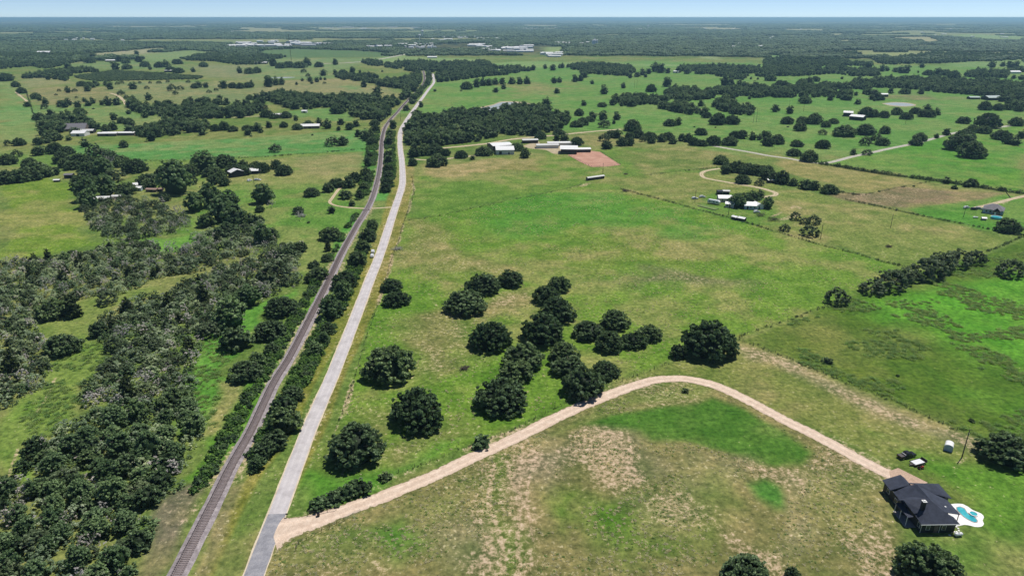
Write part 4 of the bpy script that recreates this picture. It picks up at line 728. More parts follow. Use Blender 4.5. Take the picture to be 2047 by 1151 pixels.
# far woods: whatever is not a field, a road or the town
CLEAR = [np.array(W(F_[0])) for F_ in FIELDS if max(p[1] for p in F_[0]) < 170] + [np.array(W(q)) for q in TOWN]
def is_wood(x, y):
    ok = fbm(x*.5 + 300, y + 900, 560, 4) < np.where(np.hypot(x, y) < 6500, .63, .575)
    for P in CLEAR:
        lo = P.min(0); hi = P.max(0); b_ = (x > lo[0]) & (x < hi[0]) & (y > lo[1]) & (y < hi[1])
        if b_.any(): q = np.nonzero(b_)[0]; ok[q] &= sdf(x[q], y[q], P) > 0
    ok &= np.min([linedist(x, y, p) for p in ROADS], 0) > 25
    return ok
def wedge(r0, r1, half): return [(math.sin(t)*r, math.cos(t)*r) for r, ts in ((r0, np.linspace(-half, half, 12)), (r1, np.linspace(half, -half, 12))) for t in ts]
for r0, r1, gap, s, lab in ((2450, 4200, 34, 1.0, 'unbroken woodland in the middle distance beyond the pastures'), (4200, 7500, 62, 1.7, 'hazy woodland around and beyond the town'), (7500, 15000, 130, 3.4, 'blue hazy woodland below the horizon')):
    pts = fill(wedge(r0, r1, R(41)), gap, rg, is_wood); scatter('far_woodland', pts, s*rg.uniform(.85, 1.25, len(pts)), T_GROVE, 5, lab, 'woodland', rg, zs=rg.uniform(.8, 1.2, len(pts))/s**.75)
# ---- the thicket left of the railway
TH1 = W([(-60,540),(0,530),(60,525),(110,515),(210,505),(215,490),(275,490),(300,485),(330,500),(375,495),(395,470),(430,465),(480,455),(520,450),(555,475),(545,495),(510,510),(440,525),(400,545),(330,552),(280,572),(235,588),(150,600),(85,630),(70,645),(95,690),(105,745),(80,785),(20,812),(-60,840)])
TH2 = W([(190,655),(230,622),(330,582),(400,560),(430,540),(520,520),(560,490),(608,490),(605,515),(590,530),(600,570),(560,590),(520,605),(490,620),(450,650),(402,678),(395,720),(385,755),(385,810),(330,820),(250,830),(180,845),(178,800),(168,780),(200,740),(225,700)])
TH3 = W([(140,852),(250,832),(320,812),(385,815),(420,850),(400,880),(390,900),(365,960),(345,990),(305,1020),(300,1070),(292,1110),(250,1151),(200,1200),(-80,1200),(-80,1010),(0,970),(20,960),(50,930),(60,900),(110,870)])
HM = W([d1(700,490),d1(960,440),d1(1060,478),d1(1260,490),d1(1350,565),d1(1450,590),d1(1510,655),d1(1470,720),d1(1380,745),d1(1200,765),d1(1130,790),d1(1000,800),d1(900,790),d1(830,745),d1(730,715),d1(700,660),d1(640,560),d1(640,500)])
nt_ = {'m': 0, 'j': 0}
for P, lab, grp, gap, nj in ((TH1, 'grey-green mesquite in the upper left thicket', 'mesquites of the upper thicket', 7.2, 9), (TH2, 'grey-green mesquite in the thicket between two glades', 'mesquites of the thicket between the glades', 6.4, 9), (HM, 'spreading mesquite in the grove below the homestead', 'mesquites of the grove below the homestead', 6.4, 40)):
    for i, (x, y) in enumerate(fill(P, gap, rg, inset=1.5)):
        if nt_['m'] > 205 and P is not HM: break
        D = trng.uniform(5.2, 8.2); k = 'juniper' if i % nj == 4 else ('snag' if i % 11 == 7 else 'mesquite')
        lb = lab if k == 'mesquite' else lab.replace('grey-green mesquite', 'dark olive juniper').replace('spreading mesquite', 'dark juniper') if k == 'juniper' else lab.replace('grey-green mesquite', 'bare grey-branched tree').replace('spreading mesquite', 'bare grey-branched tree')
        plant(k, x, y, D*(.62 if k == 'juniper' else .9), lb, grp.replace('mesquites', KINDNAME[k][1] + 's'), zs=trng.uniform(.75, 1.05), rng=trng); nt_['m'] += k == 'mesquite'
for i, (x, y) in enumerate(fill(TH3, 7.4, rg, off_roads(9), inset=2)):
    k = ('elm', 'elm', 'oakm', 'elm', 'mesquite')[i % 5]; plant(k, x, y, trng.uniform(5, 8.5), {'elm': 'leafy elm within the dense wood at lower left', 'oakm': 'small live oak within the dense wood at lower left', 'mesquite': 'mesquite within the dense wood at lower left'}[k], KINDNAME[k][1] + 's of the dense lower left wood', zs=trng.uniform(.7, 1.0), rng=trng)
for P, lab, gap in ((TH1, 'tangled grey-green brush filling the upper left thicket', 2.7), (TH2, 'tangled brush filling the thicket between the glades', 2.6), (TH3, 'brush and saplings under the lower left wood', 3.2), (HM, 'brush under the grove below the homestead', 4.0)):
    pts = fill(P, gap, rg, off_roads(5)); scatter('thicket_brush', pts, rg.uniform(.35, 1.0, len(pts))**1.0, T_MESQ, 8, lab, 'brush', rg)
VL = W([(385,985),(440,870),(520,745),(590,620),(640,545),(668,500),(690,455),(712,428),(725,428),(700,475),(672,525),(640,585),(600,660),(560,730),(490,860),(440,930),(410,975)])
VR = W([(500,905),(540,830),(580,760),(630,665),(672,590),(700,530),(722,480),(748,440),(752,450),(735,500),(722,535),(700,590),(668,660),(620,750),(580,830),(545,900),(505,955)])
VN = W([(735,270),(758,262),(756,300),(750,350),(735,395),(712,402),(725,350),(732,310)])
VS = W([(770,265),(796,262),(794,330),(785,375),(770,385),(762,385),(768,330)])
for P, lab in ((VL, 'bright green vines and weeds along the left bank of the railway'), (VR, 'bright green vines and weeds between railway and road'), (VN, 'green weeds on the left bank of the distant railway'), (VS, 'green weeds between the distant railway and road')):
    pts = fill(P, 1.45, rg, lambda x, y: (linedist(x, y, np.array(RAIL)) > 3.9) & (linedist(x, y, np.array(ROAD)) > 6)); pts = pts[fbm(pts[:, 0], pts[:, 1], 12, 3) > .36]; scatter('undergrowth', pts, rg.uniform(.55, 1.4, len(pts)), T_VINE, 3, lab, 'undergrowth', rg)

# ---- grass tufts and weeds standing up from the sward
def strew(poly, per, rg):
    P = np.array(poly); lo = P.min(0); hi = P.max(0); q = lo + rg.random((int((hi[0]-lo[0])*(hi[1]-lo[1])/per**2), 2))*(hi-lo); return q[sdf(q[:, 0], q[:, 1], P) < 0]
def tuft_mesh(seed, n, h, mat, spread=.22):
    r_ = np.random.default_rng(seed); a = r_.uniform(0, 6.28, n); o = r_.normal(size=(n, 2))*spread*.5; ln = r_.uniform(.3, 1, n)*spread*1.6; hh = r_.uniform(.5, 1, n)*h; wd = .05
    b0 = np.stack([o[:, 0] - np.sin(a)*wd, o[:, 1] + np.cos(a)*wd, np.zeros(n)], 1); b1 = np.stack([o[:, 0] + np.sin(a)*wd, o[:, 1] - np.cos(a)*wd, np.zeros(n)], 1); tp = np.stack([o[:, 0] + np.cos(a)*ln, o[:, 1] + np.sin(a)*ln, hh], 1)
    me = mesh_np('tuft', np.stack([b0, b1, tp], 1).reshape(-1, 3), np.arange(3*n).reshape(-1, 3)); at_ = me.attributes.new('tint', 'FLOAT', 'POINT'); at_.data.foreach_set('value', np.repeat(r_.random(n), 3).astype(np.float32)); me.materials.append(mat); return me
M_TUFT = leaf_material('green_tufts', (.16, .24, .07), (.24, .34, .11), (.38, .46, .19), .5); M_STRAW = leaf_material('straw_tufts', (.42, .38, .25), (.60, .55, .38), (.75, .70, .52), .5)
T_TUFT = scatter_tree(proto_collection('tufts', [tuft_mesh(500+i, 34, .22, (M_STRAW, M_TUFT, M_STRAW)[i], .26) for i in range(3)])); T_WEED = scatter_tree(proto_collection('weeds', [tuft_mesh(520+i, 70, .45, (M_TUFT, M_VINE, M_TUFT)[i], .55) for i in range(3)]))
WF = W([(1486,683),(1650,615),(1740,582),(1830,550),(1975,515),(2080,500),(2080,925),(1960,876),(1780,796),(1640,742)])
pts = strew(WF, 1.3, rg); pts = pts[fbm(pts[:, 0], pts[:, 1], 14, 3) > .54]; scatter('tall_weeds', pts, rg.uniform(.6, 1.6, len(pts)), T_WEED, 3, 'coarse tall weeds covering the field at right', 'weeds', rg)
LAWN = [np.array(W(F_[0])) for F_ in FIELDS if F_[1] in ((88,130,50), (86,140,58))]
free = lambda x, y: (np.min([linedist(x, y, np.array(p)) for p in (ROAD, RAIL, DRIVE)], 0) > 3.4) & (np.min([sdf(x, y, P_) for P_ in LAWN], 0) > 0)
LOT = W([(560,1075),(700,1025),(1030,885),(1200,805),(1353,768),(1440,782),(1620,870),(1760,950),(1760,1151),(1790,1200),(500,1200)]); PAS = W([(812,442),(1000,407),(1160,375),(1240,385),(1350,412),(1540,466),(1780,532),(1690,590),(1480,672),(1340,718),(1200,770),(1030,850),(860,918),(650,990),(705,790),(750,640),(795,500)])
for P, gap, lab in ((LOT, 1.35, 'straw and green grass tufts on the rough lot below the drive'), (PAS, 2.6, 'grass tufts over the oak pasture')):
    pts = strew(P, gap*.8, rg); pts = pts[free(pts[:, 0], pts[:, 1])]; pts = pts[fbm(pts[:, 0] + 9, pts[:, 1], 11, 3) > .52]; scatter('grass_tufts', pts, rg.uniform(.5, 1.3, len(pts)), T_TUFT, 3, lab, 'grass', rg)
GL = [W([e1(330,580),e1(700,430),e1(900,530),e1(800,700),e1(650,850),e1(700,1000),e1(600,1130),e1(300,1250),e1(100,1000),e1(350,850)]), W([e1(1500,720),e1(1600,420),e1(1800,300),e1(2050,170),e1(1900,400),e1(1750,700),e1(1700,1142),e1(1500,1000)])]
for P in GL: pts = strew(P, 1.5, rg); pts = pts[fbm(pts[:, 0] + 3, pts[:, 1], 9, 3) > .48]; scatter('grass_tufts', pts, rg.uniform(.6, 1.5, len(pts)), T_WEED, 3, 'long grass in a glade of the left thicket', 'grass', rg)
# ================================================================ buildings, railway, fences, vehicles
class MB:
    """collects simple solids; build() links them as one mesh"""
    def __init__(s): s.V = []; s.F = []
    def poly(s, pts, faces):
        o = len(s.V); s.V += [tuple(p) for p in pts]; s.F += [tuple(i + o for i in f) for f in faces]; return s
    def box(s, x0, x1, y0, y1, z0, z1):
        return s.poly([(x0,y0,z0),(x1,y0,z0),(x1,y1,z0),(x0,y1,z0),(x0,y0,z1),(x1,y0,z1),(x1,y1,z1),(x0,y1,z1)], [(3,2,1,0),(4,5,6,7),(0,1,5,4),(1,2,6,5),(2,3,7,6),(3,0,4,7)])
    def cyl(s, p, q, r, k=10, r2=None):
        v, f = tube_np([tuple(p), tuple(q)], [r, r if r2 is None else r2], k); n = len(v)
        return s.poly(v, f + [tuple(range(k-1, -1, -1)), tuple(range(k, 2*k))])
    def sheet(s, pts, t=.14):
        """a roof plane: polygon given at its top side, t thick"""
        n = len(pts); lo = [(p[0], p[1], p[2]-t) for p in pts]
        return s.poly([tuple(p) for p in pts] + lo, [tuple(range(n)), tuple(range(2*n-1, n-1, -1))] + [(i, n+i, n+(i+1) % n, (i+1) % n) for i in range(n)])
    def build(s, name, mat, parent=None, bevel=0.0, smooth=False):
        me = bpy.data.meshes.new(name); me.from_pydata(s.V, [], s.F); bm = bmesh.new(); bm.from_mesh(me); bmesh.ops.recalc_face_normals(bm, faces=bm.faces)
        if bevel: bmesh.ops.bevel(bm, geom=[e for e in bm.edges if len(e.link_faces) == 2 and e.calc_face_angle(0) > .5], offset=bevel, segments=2, affect='EDGES')
        bm.to_mesh(me); bm.free()
        if smooth: me.polygons.foreach_set('use_smooth', np.ones(len(me.polygons), bool))
        me.update(); return new_obj(name, me, mat, parent)
def roof_mat(name, c, rib=.0, rough=.45, metal=.0, var=.1, spec=.5):
    m, nt, b = mat_new(name); L = nt.links; tc = nd(nt, 'ShaderNodeTexCoord').outputs['Object']; n = noise_node(nt, .8, 6, .65, tc); c = np.array(c)
    r = ramp(nt, n.outputs[0], [(.25, c*(1-var)), (.75, np.minimum(c*(1+var), .92))]); L.new(r.outputs[0], b.inputs['Base Color']); b.inputs['Roughness'].default_value = rough; b.inputs['Metallic'].default_value = metal; b.inputs['Specular IOR Level'].default_value = spec
    if rib:
        w = nd(nt, 'ShaderNodeTexWave'); w.inputs['Scale'].default_value = rib; L.new(tc, w.inputs['Vector']); bp = nd(nt, 'ShaderNodeBump'); bp.inputs['Strength'].default_value = .3; bp.inputs['Distance'].default_value = .05; L.new(w.outputs['Fac'], bp.inputs['Height']); L.new(bp.outputs[0], b.inputs['Normal'])
    return m
M_WHITE = roof_mat('white_metal_roof', (.78, .78, .77), 1.2); M_PALE = roof_mat('pale_metal_roof', (.60, .60, .58), 1.2); M_SLATE = roof_mat('dark_shingles', (.042, .049, .072), 0, .75, 0, .35, .2); M_GREYR = roof_mat('grey_shingles', (.17, .165, .18), 0, .85, 0, .2)
M_RUST = roof_mat('rusty_metal_roof', (.30, .20, .16), 1.2, .7, 0, .3); M_GRNR = roof_mat('green_metal_roof', (.30, .38, .36), 1.2, .5)
M_BLACKW = plain('black_siding', (.016, .016, .020), .6); M_TRIM = plain('white_trim', (.72, .72, .70), .5); M_CREAM = plain('cream_siding', (.52, .49, .44), .7); M_BLUEW = plain('pale_blue_siding', (.38, .46, .54), .7)
M_WALLW = plain('white_siding', (.66, .66, .64), .7); M_DARKW = plain('dark_opening', (.018, .018, .022), .9); M_BROWNW = plain('brown_siding', (.16, .12, .10), .8); M_STONE = plain('grey_stone', (.30, .28, .26), .85, 0, .25)
M_GLASS = plain('window_glass', (.035, .045, .055), .08); M_BLACKP = plain('black_paint', (.012, .012, .014), .25); M_CARW = plain('white_car_paint', (.74, .75, .76), .22, 0, .03); M_TYRE = plain('rubber', (.02, .02, .02), .85); M_RIM = plain('alloy', (.45, .45, .47), .35, .8)
M_STEEL = plain('rail_steel', (.30, .25, .24), .5, .5); M_SLEEP = plain('sleeper_wood', (.20, .16, .155), .9, 0, .3, 2); M_POLE = plain('pole_wood', (.085, .066, .055), .9, 0, .25); M_POST = plain('post_wood', (.12, .10, .085), .9); M_WIRE = plain('wire', (.25, .25, .25), .5, .6)
M_DECK = plain('pool_concrete', (.80, .79, .77), .75, 0, .04); M_RED = plain('red_paint', (.35, .03, .02), .4); M_TEAL = plain('turquoise_liner', (.10, .52, .55), .5); M_PIPE = plain('dark_pipe', (.05, .04, .038), .6)
m, nt, b = mat_new('pool_water'); co = nd(nt, 'ShaderNodeNewGeometry').outputs['Position']; r_ = ramp(nt, noise_node(nt, .5, 3, .5, co).outputs[0], [(.35, (.02, .30, .38)), (.65, (.10, .52, .56))]); nt.links.new(r_.outputs[0], b.inputs['Base Color']); b.inputs['Roughness'].default_value = .06; M_WATER = m

# ---- railway
def rail_strip(P, off, w, z0, z1):
    V = []; n = len(P)
    for i, p in enumerate(P):
        t = (P[min(i+1, n-1)] - P[max(i-1, 0)]).normalized(); nr = Vector((t.y, -t.x, 0))
        for a, z in ((off-w, z0), (off-w, z1), (off+w, z1), (off+w, z0)): q = p + nr*a; V.append((q.x, q.y, z))
    return V, [(i*4+k, i*4+(k+1) % 4, i*4+4+(k+1) % 4, i*4+4+k) for i in range(n-1) for k in range(3)]
RP = spline(RAIL, 2.0); tr0 = empty('railway_track', (0, 0, 0), 0, 'single railway track on pale ballast running beside the road', 'railway')
for off in (-.78, .78):
    V, F = rail_strip(RP, off, .045, .46, .63); new_obj('rail', mesh_np('rail', V, F), M_STEEL, tr0)
V = []; F = []; srg = random.Random(9); k = 0; acc = 0.0
for i in range(len(RP)-1):
    seg = RP[i+1] - RP[i]; L_ = seg.length; t = seg.normalized(); nr = Vector((t.y, -t.x, 0))
    while acc < L_:
        c = RP[i] + t*acc; j = srg.uniform(-.03, .03)
        for zz in (.30, .47):
            for a, l in ((-1.3, -.12), (1.3, -.12), (1.3, .12), (-1.3, .12)): q = c + nr*(a+j) + t*l; V.append((q.x, q.y, zz))
        o = k*8; F += [(o+4, o+5, o+6, o+7), (o, o+1, o+5, o+4), (o+1, o+2, o+6, o+5), (o+2, o+3, o+7, o+6), (o+3, o, o+4, o+7)]; k += 1
        acc += .6 if c.y < 420 else 1.2
    acc -= L_
tag(new_obj('sleepers', mesh_np('sleepers', V, F), M_SLEEP, tr0), kind='stuff')
xp = empty('level_crossing', at(732, 420.5), math.radians(18), 'plank level crossing where the farm track meets the railway', 'crossing')
for i in range(5): MB().box(-2.2, 2.2, -1.3+i*.55, -.85+i*.55, .3, .66 if i in (1, 2, 3) else .5).build('plank', M_SLEEP, xp)

# ---- buildings
def frame_from(pL, pR):
    a = at(*pL); b = at(*pR); d = b - a; return a, math.atan2(d.y, d.x), d.length
def window(root, x, y, z, w, h, face='y', trim=True):
    """a window set in the wall at (x, y, z): pane with a frame round it; face names the wall's outward axis"""
    s = -1 if face.startswith('-') or face == 'y' else 1
    f = MB(); g = MB(); t = .06
    if face in ('y', '+y'):
        f.box(x-w/2-.1, x+w/2+.1, min(y, y+s*t), max(y, y+s*t), z-.1, z+h+.1); g.box(x-w/2, x+w/2, min(y+s*t, y+s*t*1.5), max(y+s*t, y+s*t*1.5), z, z+h)
    else:
        s = -1 if face == '-x' else 1
        f.box(min(x, x+s*t), max(x, x+s*t), y-w/2-.1, y+w/2+.1, z-.1, z+h+.1); g.box(min(x+s*t, x+s*t*1.5), max(x+s*t, x+s*t*1.5), y-w/2, y+w/2, z, z+h)
    o = f.build('window', M_TRIM, root); g.build('pane', M_GLASS, o); return o
def gable(name, loc, rz, L, Wd, eave, ridge, wall, roof, label, cat='building', group=None, doors=(), wins=(), over=.35, axis='x', open_front=False, small=False):
    """gabled building: front wall at y=0 looking at -y, L wide, Wd deep; the ridge runs along axis"""
    r = empty(name, loc, rz, label, cat, group); w = MB(); h = .12
    if open_front: w.box(-.0, h, 0, Wd, 0, eave).box(L-h, L, 0, Wd, 0, eave).box(h, L-h, Wd-h, Wd, 0, eave)
    else:
        w.box(0, L, 0, Wd, 0, eave)
        if axis == 'x': w.poly([(0,0,eave),(0,Wd,eave),(0,Wd/2,ridge),(L,0,eave),(L,Wd,eave),(L,Wd/2,ridge)], [(0,1,2),(3,5,4),(0,2,5,3),(1,4,5,2)])
        else: w.poly([(0,0,eave),(L,0,eave),(L/2,0,ridge),(0,Wd,eave),(L,Wd,eave),(L/2,Wd,ridge)], [(0,1,2),(3,5,4),(0,2,5,3),(1,4,5,2)])
    w.build('wall', wall, r); q = MB(); o = over; e = eave + .05; sl = (ridge-eave)
    if axis == 'x': ez = e - sl*o/(Wd/2); q.sheet([(-o,-o,ez),(L+o,-o,ez),(L+o,Wd/2,ridge+.12),(-o,Wd/2,ridge+.12)]).sheet([(-o,Wd/2,ridge+.12),(L+o,Wd/2,ridge+.12),(L+o,Wd+o,ez),(-o,Wd+o,ez)])
    else: ez = e - sl*o/(L/2); q.sheet([(-o,-o,ez),(L/2,-o,ridge+.12),(L/2,Wd+o,ridge+.12),(-o,Wd+o,ez)]).sheet([(L/2,-o,ridge+.12),(L+o,-o,ez),(L+o,Wd+o,ez),(L/2,Wd+o,ridge+.12)])
    q.build('roof', roof, r)
    if open_front:
        n = max(2, int(L/5))
        for i in range(n+1): MB().box(i*(L-.3)/n, i*(L-.3)/n+.3, .01, .31, 0, eave-.02).build('post', M_POST, r)
        MB().box(h+.01, L-h-.01, Wd*.45, Wd-h-.01, .05, eave*.6).build('stored_hay', M_BROWNW, r)
    for x, wdt, hh in doors: MB().box(x-wdt/2, x+wdt/2, -.07, .02, .02, hh).build('door', M_DARKW if wall is not M_BLACKW else M_TRIM, r)
    for x, z in wins: window(r, x, 0, z, 1.0, 1.1)
    return r
def gable_at(name, pL, pR, Wd, eave, ridge, wall, roof, label, **kw):
    a, rz, L = frame_from(pL, pR); return gable(name, a, rz, L, Wd, eave, ridge, wall, roof, label, **kw)
# the dark-roofed house beside the pool
HO = Vector((101.0, 136.0, 0)); house = empty('house', HO, 0, 'black-walled house with dark hipped roofs beside a free-form pool', 'house')
def hl(*pts): return [(x-HO.x, y-HO.y, z) for x, y, z in pts]
w = MB(); w.box(1.3, 9.8, .6, 12.3, 0, 2.95).build('wall', M_BLACKW, house); MB().box(.3, 4.9, 12.31, 17.0, 0, 2.9).build('garage_wall', M_BLACKW, house); MB().box(.2, 1.29, 7.2, 12.0, 0, 2.8).build('wing_wall', M_BLACKW, house); MB().box(9.81, 13.7, 10.4, 15.6, 0, 2.9).build('rear_wing_wall', M_BLACKW, house); MB().box(4.91, 9.8, 12.31, 15.6, 0, 2.9).build('rear_wall', M_BLACKW, house)
A_, B_, S_, N_ = (101.7,136.0,3.0), (111.4,136.2,3.0), (106.2,140.9,6.3), (106.2,147.4,6.3)
Hp = (108.8,138.55,4.65); EB = (111.4,138.7,3.02); PR = (113.9,140.0,2.75); PN = (113.9,145.9,2.75); Vv = (110.2,146.0,4.4); E_ = (111.4,148.9,5.4); R_ = (115.2,145.8,3.0); RR = (115.3,152.0,3.0); NL = (104.9,152.0,3.4)
MB().sheet(hl(A_, B_, S_)).build('front_roof', M_SLATE, house)
ro = MB().sheet(hl(S_, Hp, PR, PN, Vv, N_)).build('east_roof', M_SLATE, house); MB().sheet(hl(Hp, B_, EB)).build('east_roof', M_SLATE, house)
MB().sheet(hl(N_, Vv, R_, E_)).build('rear_wing_roof', M_SLATE, house); MB().sheet(hl(E_, R_, RR)).build('rear_wing_roof', M_SLATE, house); MB().sheet(hl(N_, E_, RR, NL)).build('rear_wing_roof', M_SLATE, house)
MB().sheet(hl(A_, S_, N_, (104.9,148.6,5.2), (101.2,148.4,3.0), (101.2,144.6,3.0), (101.9,141.0,3.5))).build('west_roof', M_SLATE, house)
gl = MB().sheet(hl((100.8,149.2,3.0), (104.9,148.6,5.2), (105.3,153.4,4.9), (100.9,153.6,3.0))).build('garage_roof', M_SLATE, house); MB().sheet(hl((105.3,153.4,4.9), (104.9,148.6,5.2), (106.6,149.2,4.0), (106.6,153.5,3.9))).build('garage_roof', M_SLATE, house)
MB().sheet(hl((100.2,142.4,5.3), (105.6,142.2,6.0), (104.4,144.9,4.5), (100.0,145.0,3.2))).build('wing_roof', M_SLATE, house); MB().sheet(hl((100.2,142.4,5.3), (101.5,139.3,3.6), (103.9,139.2,4.3), (105.6,142.2,6.0))).build('wing_roof', M_SLATE, house)
MB().sheet(hl((99.7,144.4,2.75), (100.0,138.9,2.75), (101.3,138.8,3.05), (101.2,144.2,3.05)), .12).build('porch_roof', M_SLATE, house)
for x, y in ((-1.0, 3.1), (-1.1, 5.8), (-1.15, 8.2)): MB().cyl((x, y, 0), (x, y, 2.65), .09, 8).build('porch_post', M_TRIM, house)
MB().box(-1.4, 1.28, 2.4, 8.6, .0, .12).build('porch_floor', M_STONE, house)
for x, y in ((12.7, 4.25), (12.7, 9.6)): MB().cyl((x, y, .06), (x, y, 2.55), .10, 8).build('patio_post', M_BROWNW, house)
ch = MB().box(2.3, 3.1, 3.4, 4.2, 3.2, 7.0).build('chimney', M_BLACKW, house); MB().box(2.2, 3.2, 3.3, 4.3, 7.0, 7.12).box(2.45, 2.95, 3.55, 4.05, 7.12, 7.3).build('chimney_cap', M_TRIM, ch)
for x in (3.0, 7.0): window(house, x, .6, .95, .8, 1.25)
window(house, 1.3, 1.6, 1.0, .8, 1.2, '-x'); window(house, .2, 10.6, 1.0, 1.1, 1.2, '-x'); window(house, .3, 14.6, 1.1, 1.0, 1.0, '-x')
dr_ = MB().box(4.6, 5.6, .53, .61, .05, 2.15).build('door', M_BROWNW, house); MB().cyl((5.45, .50, 1.0), (5.45, .44, 1.0), .05, 8).build('handle', M_RIM, dr_)
MB().box(1.22, 1.31, .5, .59, 0, 2.9).build('corner_trim', M_TRIM, house); MB().box(5.9, 6.0, .52, .6, 0, 2.9).build('corner_trim', M_TRIM, house)
MB().sheet([(.62, -.08, 2.9), (10.45, .1, 2.9), (10.45, .2, 3.0), (.62, .0, 3.0)], .1).build('gutter', M_TRIM, house)
MB().cyl((9.0, 4.6, 4.0), (9.0, 4.6, 4.75), .22, 10).build('roof_vent', M_TRIM, house)
hz_ = lambda x, y: (1740 + x/7.192, 930 + y/7.192)
slab('pool_deck', [hz_(*p) for p in ((1120,560),(1230,548),(1330,555),(1400,590),(1470,640),(1590,690),(1632,740),(1612,790),(1632,840),(1592,880),(1500,882),(1440,866),(1350,852),(1240,872),(1180,820),(1120,740))], .06, M_DECK, True, step=.6)
po = empty('swimming_pool', at(*hz_(1390, 700)), 0, 'free-form turquoise swimming pool with a round spa in its white deck', 'pool')
def local_slab(name, pts, z, mat, root, step=.5):
    o = slab(name, pts, z, mat, True, None, step)
    o.parent = root; o.location = -root.location; return o
wat = [hz_(*p) for p in ((1245,602),(1290,598),(1345,620),(1385,680),(1420,712),(1490,745),(1530,790),(1525,812),(1495,815),(1420,782),(1350,737),(1290,682),(1250,640))]
local_slab('coping', [hz_(*p) for p in ((1232,600),(1290,588),(1352,612),(1394,674),(1428,703),(1496,736),(1542,788),(1535,822),(1492,825),(1414,791),(1342,746),(1280,690),(1238,645))], .075, M_STONE, po)
local_slab('water', wat, .09, M_WATER, po)
cxs, cys = at(*hz_(1480, 702))[:2]; sp = MB(); K = 28
for i in range(K):
    a0, a1 = 2*math.pi*i/K, 2*math.pi*(i+1)/K; f = lambda a, r, z: (cxs - po.location.x + math.cos(a)*r, cys - po.location.y + math.sin(a)*r, z)
    sp.poly([f(a0, 1.05, .07), f(a1, 1.05, .07), f(a1, 1.05, .32), f(a0, 1.05, .32), f(a0, .85, .32), f(a1, .85, .32), f(a1, .85, .1), f(a0, .85, .1)], [(0,1,2,3), (3,2,5,4), (4,5,6,7)])
spa = sp.build('spa', M_DECK, po); MB().cyl((cxs - po.location.x, cys - po.location.y, .1), (cxs - po.location.x, cys - po.location.y, .24), .84, 24).build('spa_water', M_WATER, spa)
st = empty('stepping_stone_path', at(*hz_(1190, 945)), 0, 'pale stepping stones at the near corner of the dark-roofed house', 'path')
for i, (x, y) in enumerate(((1235,880),(1262,905),(1270,935),(1240,950),(1205,952),(1170,955),(1140,945),(1140,1000))):
    p = at(*hz_(x, y)) - st.location; MB().box(p.x-.22, p.x+.22, p.y-.2, p.y+.2, 0, .07).build('stone', M_DECK, st)
def tank(loc, rz, L, r, label, group=None):
    o = empty('propane_tank', loc, rz, label, 'tank', group); V = []; F = []; prof = [(-L/2, 0.02), (-L/2+.08, r*.6), (-L/2+.28, r*.95), (-L/2+.4, r), (L/2-.4, r), (L/2-.28, r*.95), (L/2-.08, r*.6), (L/2, .02)]
    for i, (x, q) in enumerate(prof):
        for j in range(14): a = 2*math.pi*j/14; V.append((x, math.cos(a)*q, r+.22+math.sin(a)*q))
    F = [(i*14+j, i*14+(j+1) % 14, i*14+14+(j+1) % 14, i*14+14+j) for i in range(len(prof)-1) for j in range(14)]
    new_obj('shell', mesh_np('tank_shell', V, F, True), M_CARW, o)
    for x in (-L*.28, L*.28): MB().box(x-.08, x+.08, -r*.7, r*.7, 0, .32).build('leg', M_STONE, o)
    MB().cyl((0, 0, 2*r+.2), (0, 0, 2*r+.42), .16, 10).build('valve_dome', M_PALE, o); return o
tank(at(1915, 1071), .12, 2.2, .45, 'white propane tank on the grass near the dark-roofed house')
# white arched shed
sh = empty('garden_shed', at(1895.5, 897.5), math.radians(-35), 'small white shed with a rounded roof near the utility pole', 'shed'); V = []; n = 10; prof = [(-1.1, 0), (-1.1, 1.5)] + [(-1.1*math.cos(math.pi*i/n), 1.5+.75*math.sin(math.pi*i/n)) for i in range(1, n)] + [(1.1, 1.5), (1.1, 0)]
m_ = MB(); k = len(prof); m_.poly([(x, -1.3, z) for x, z in prof] + [(x, 1.3, z) for x, z in prof], [tuple(range(k)), tuple(range(2*k-1, k-1, -1))]); m_.build('end_wall', M_BLUEW, sh)
m_ = MB(); m_.poly([(x*1.03, y, z*1.02) for y in (-1.4, 1.4) for x, z in prof], [(i, i+1, k+i+1, k+i) for i in range(k-1)]); m_.build('roof', M_WHITE, sh)
MB().box(-.45, .45, -1.36, -1.31, .05, 1.7).build('door', M_BLUEW, sh)
# ---- vehicles
def wheel(root, x, y, r=.36, wd=.24):
    o = MB().cyl((x, y-wd/2, r), (x, y+wd/2, r), r, 16).build('wheel', M_TYRE, root); MB().cyl((x, y-wd/2-.01, r), (x, y+wd/2+.01, r), r*.55, 12).build('rim', M_RIM, o); return o
def loft(sections, name, mat, root, smooth=False):
    """body from cross sections: (x, half width, z low, z high, top half width)"""
    V = []; F = []
    for x, hw, z0, z1, tw in sections: V += [(x, -hw, z0), (x, -hw, z0+(z1-z0)*.55), (x, -tw, z1), (x, tw, z1), (x, hw, z0+(z1-z0)*.55), (x, hw, z0)]
    n = len(sections); F = [(i*6+j, i*6+(j+1) % 6, i*6+6+(j+1) % 6, i*6+6+j) for i in range(n-1) for j in range(6)] + [tuple(range(6)), tuple(range(n*6-1, n*6-7, -1))]
    m_ = MB(); m_.poly(V, F); return m_.build(name, mat, root, .03)
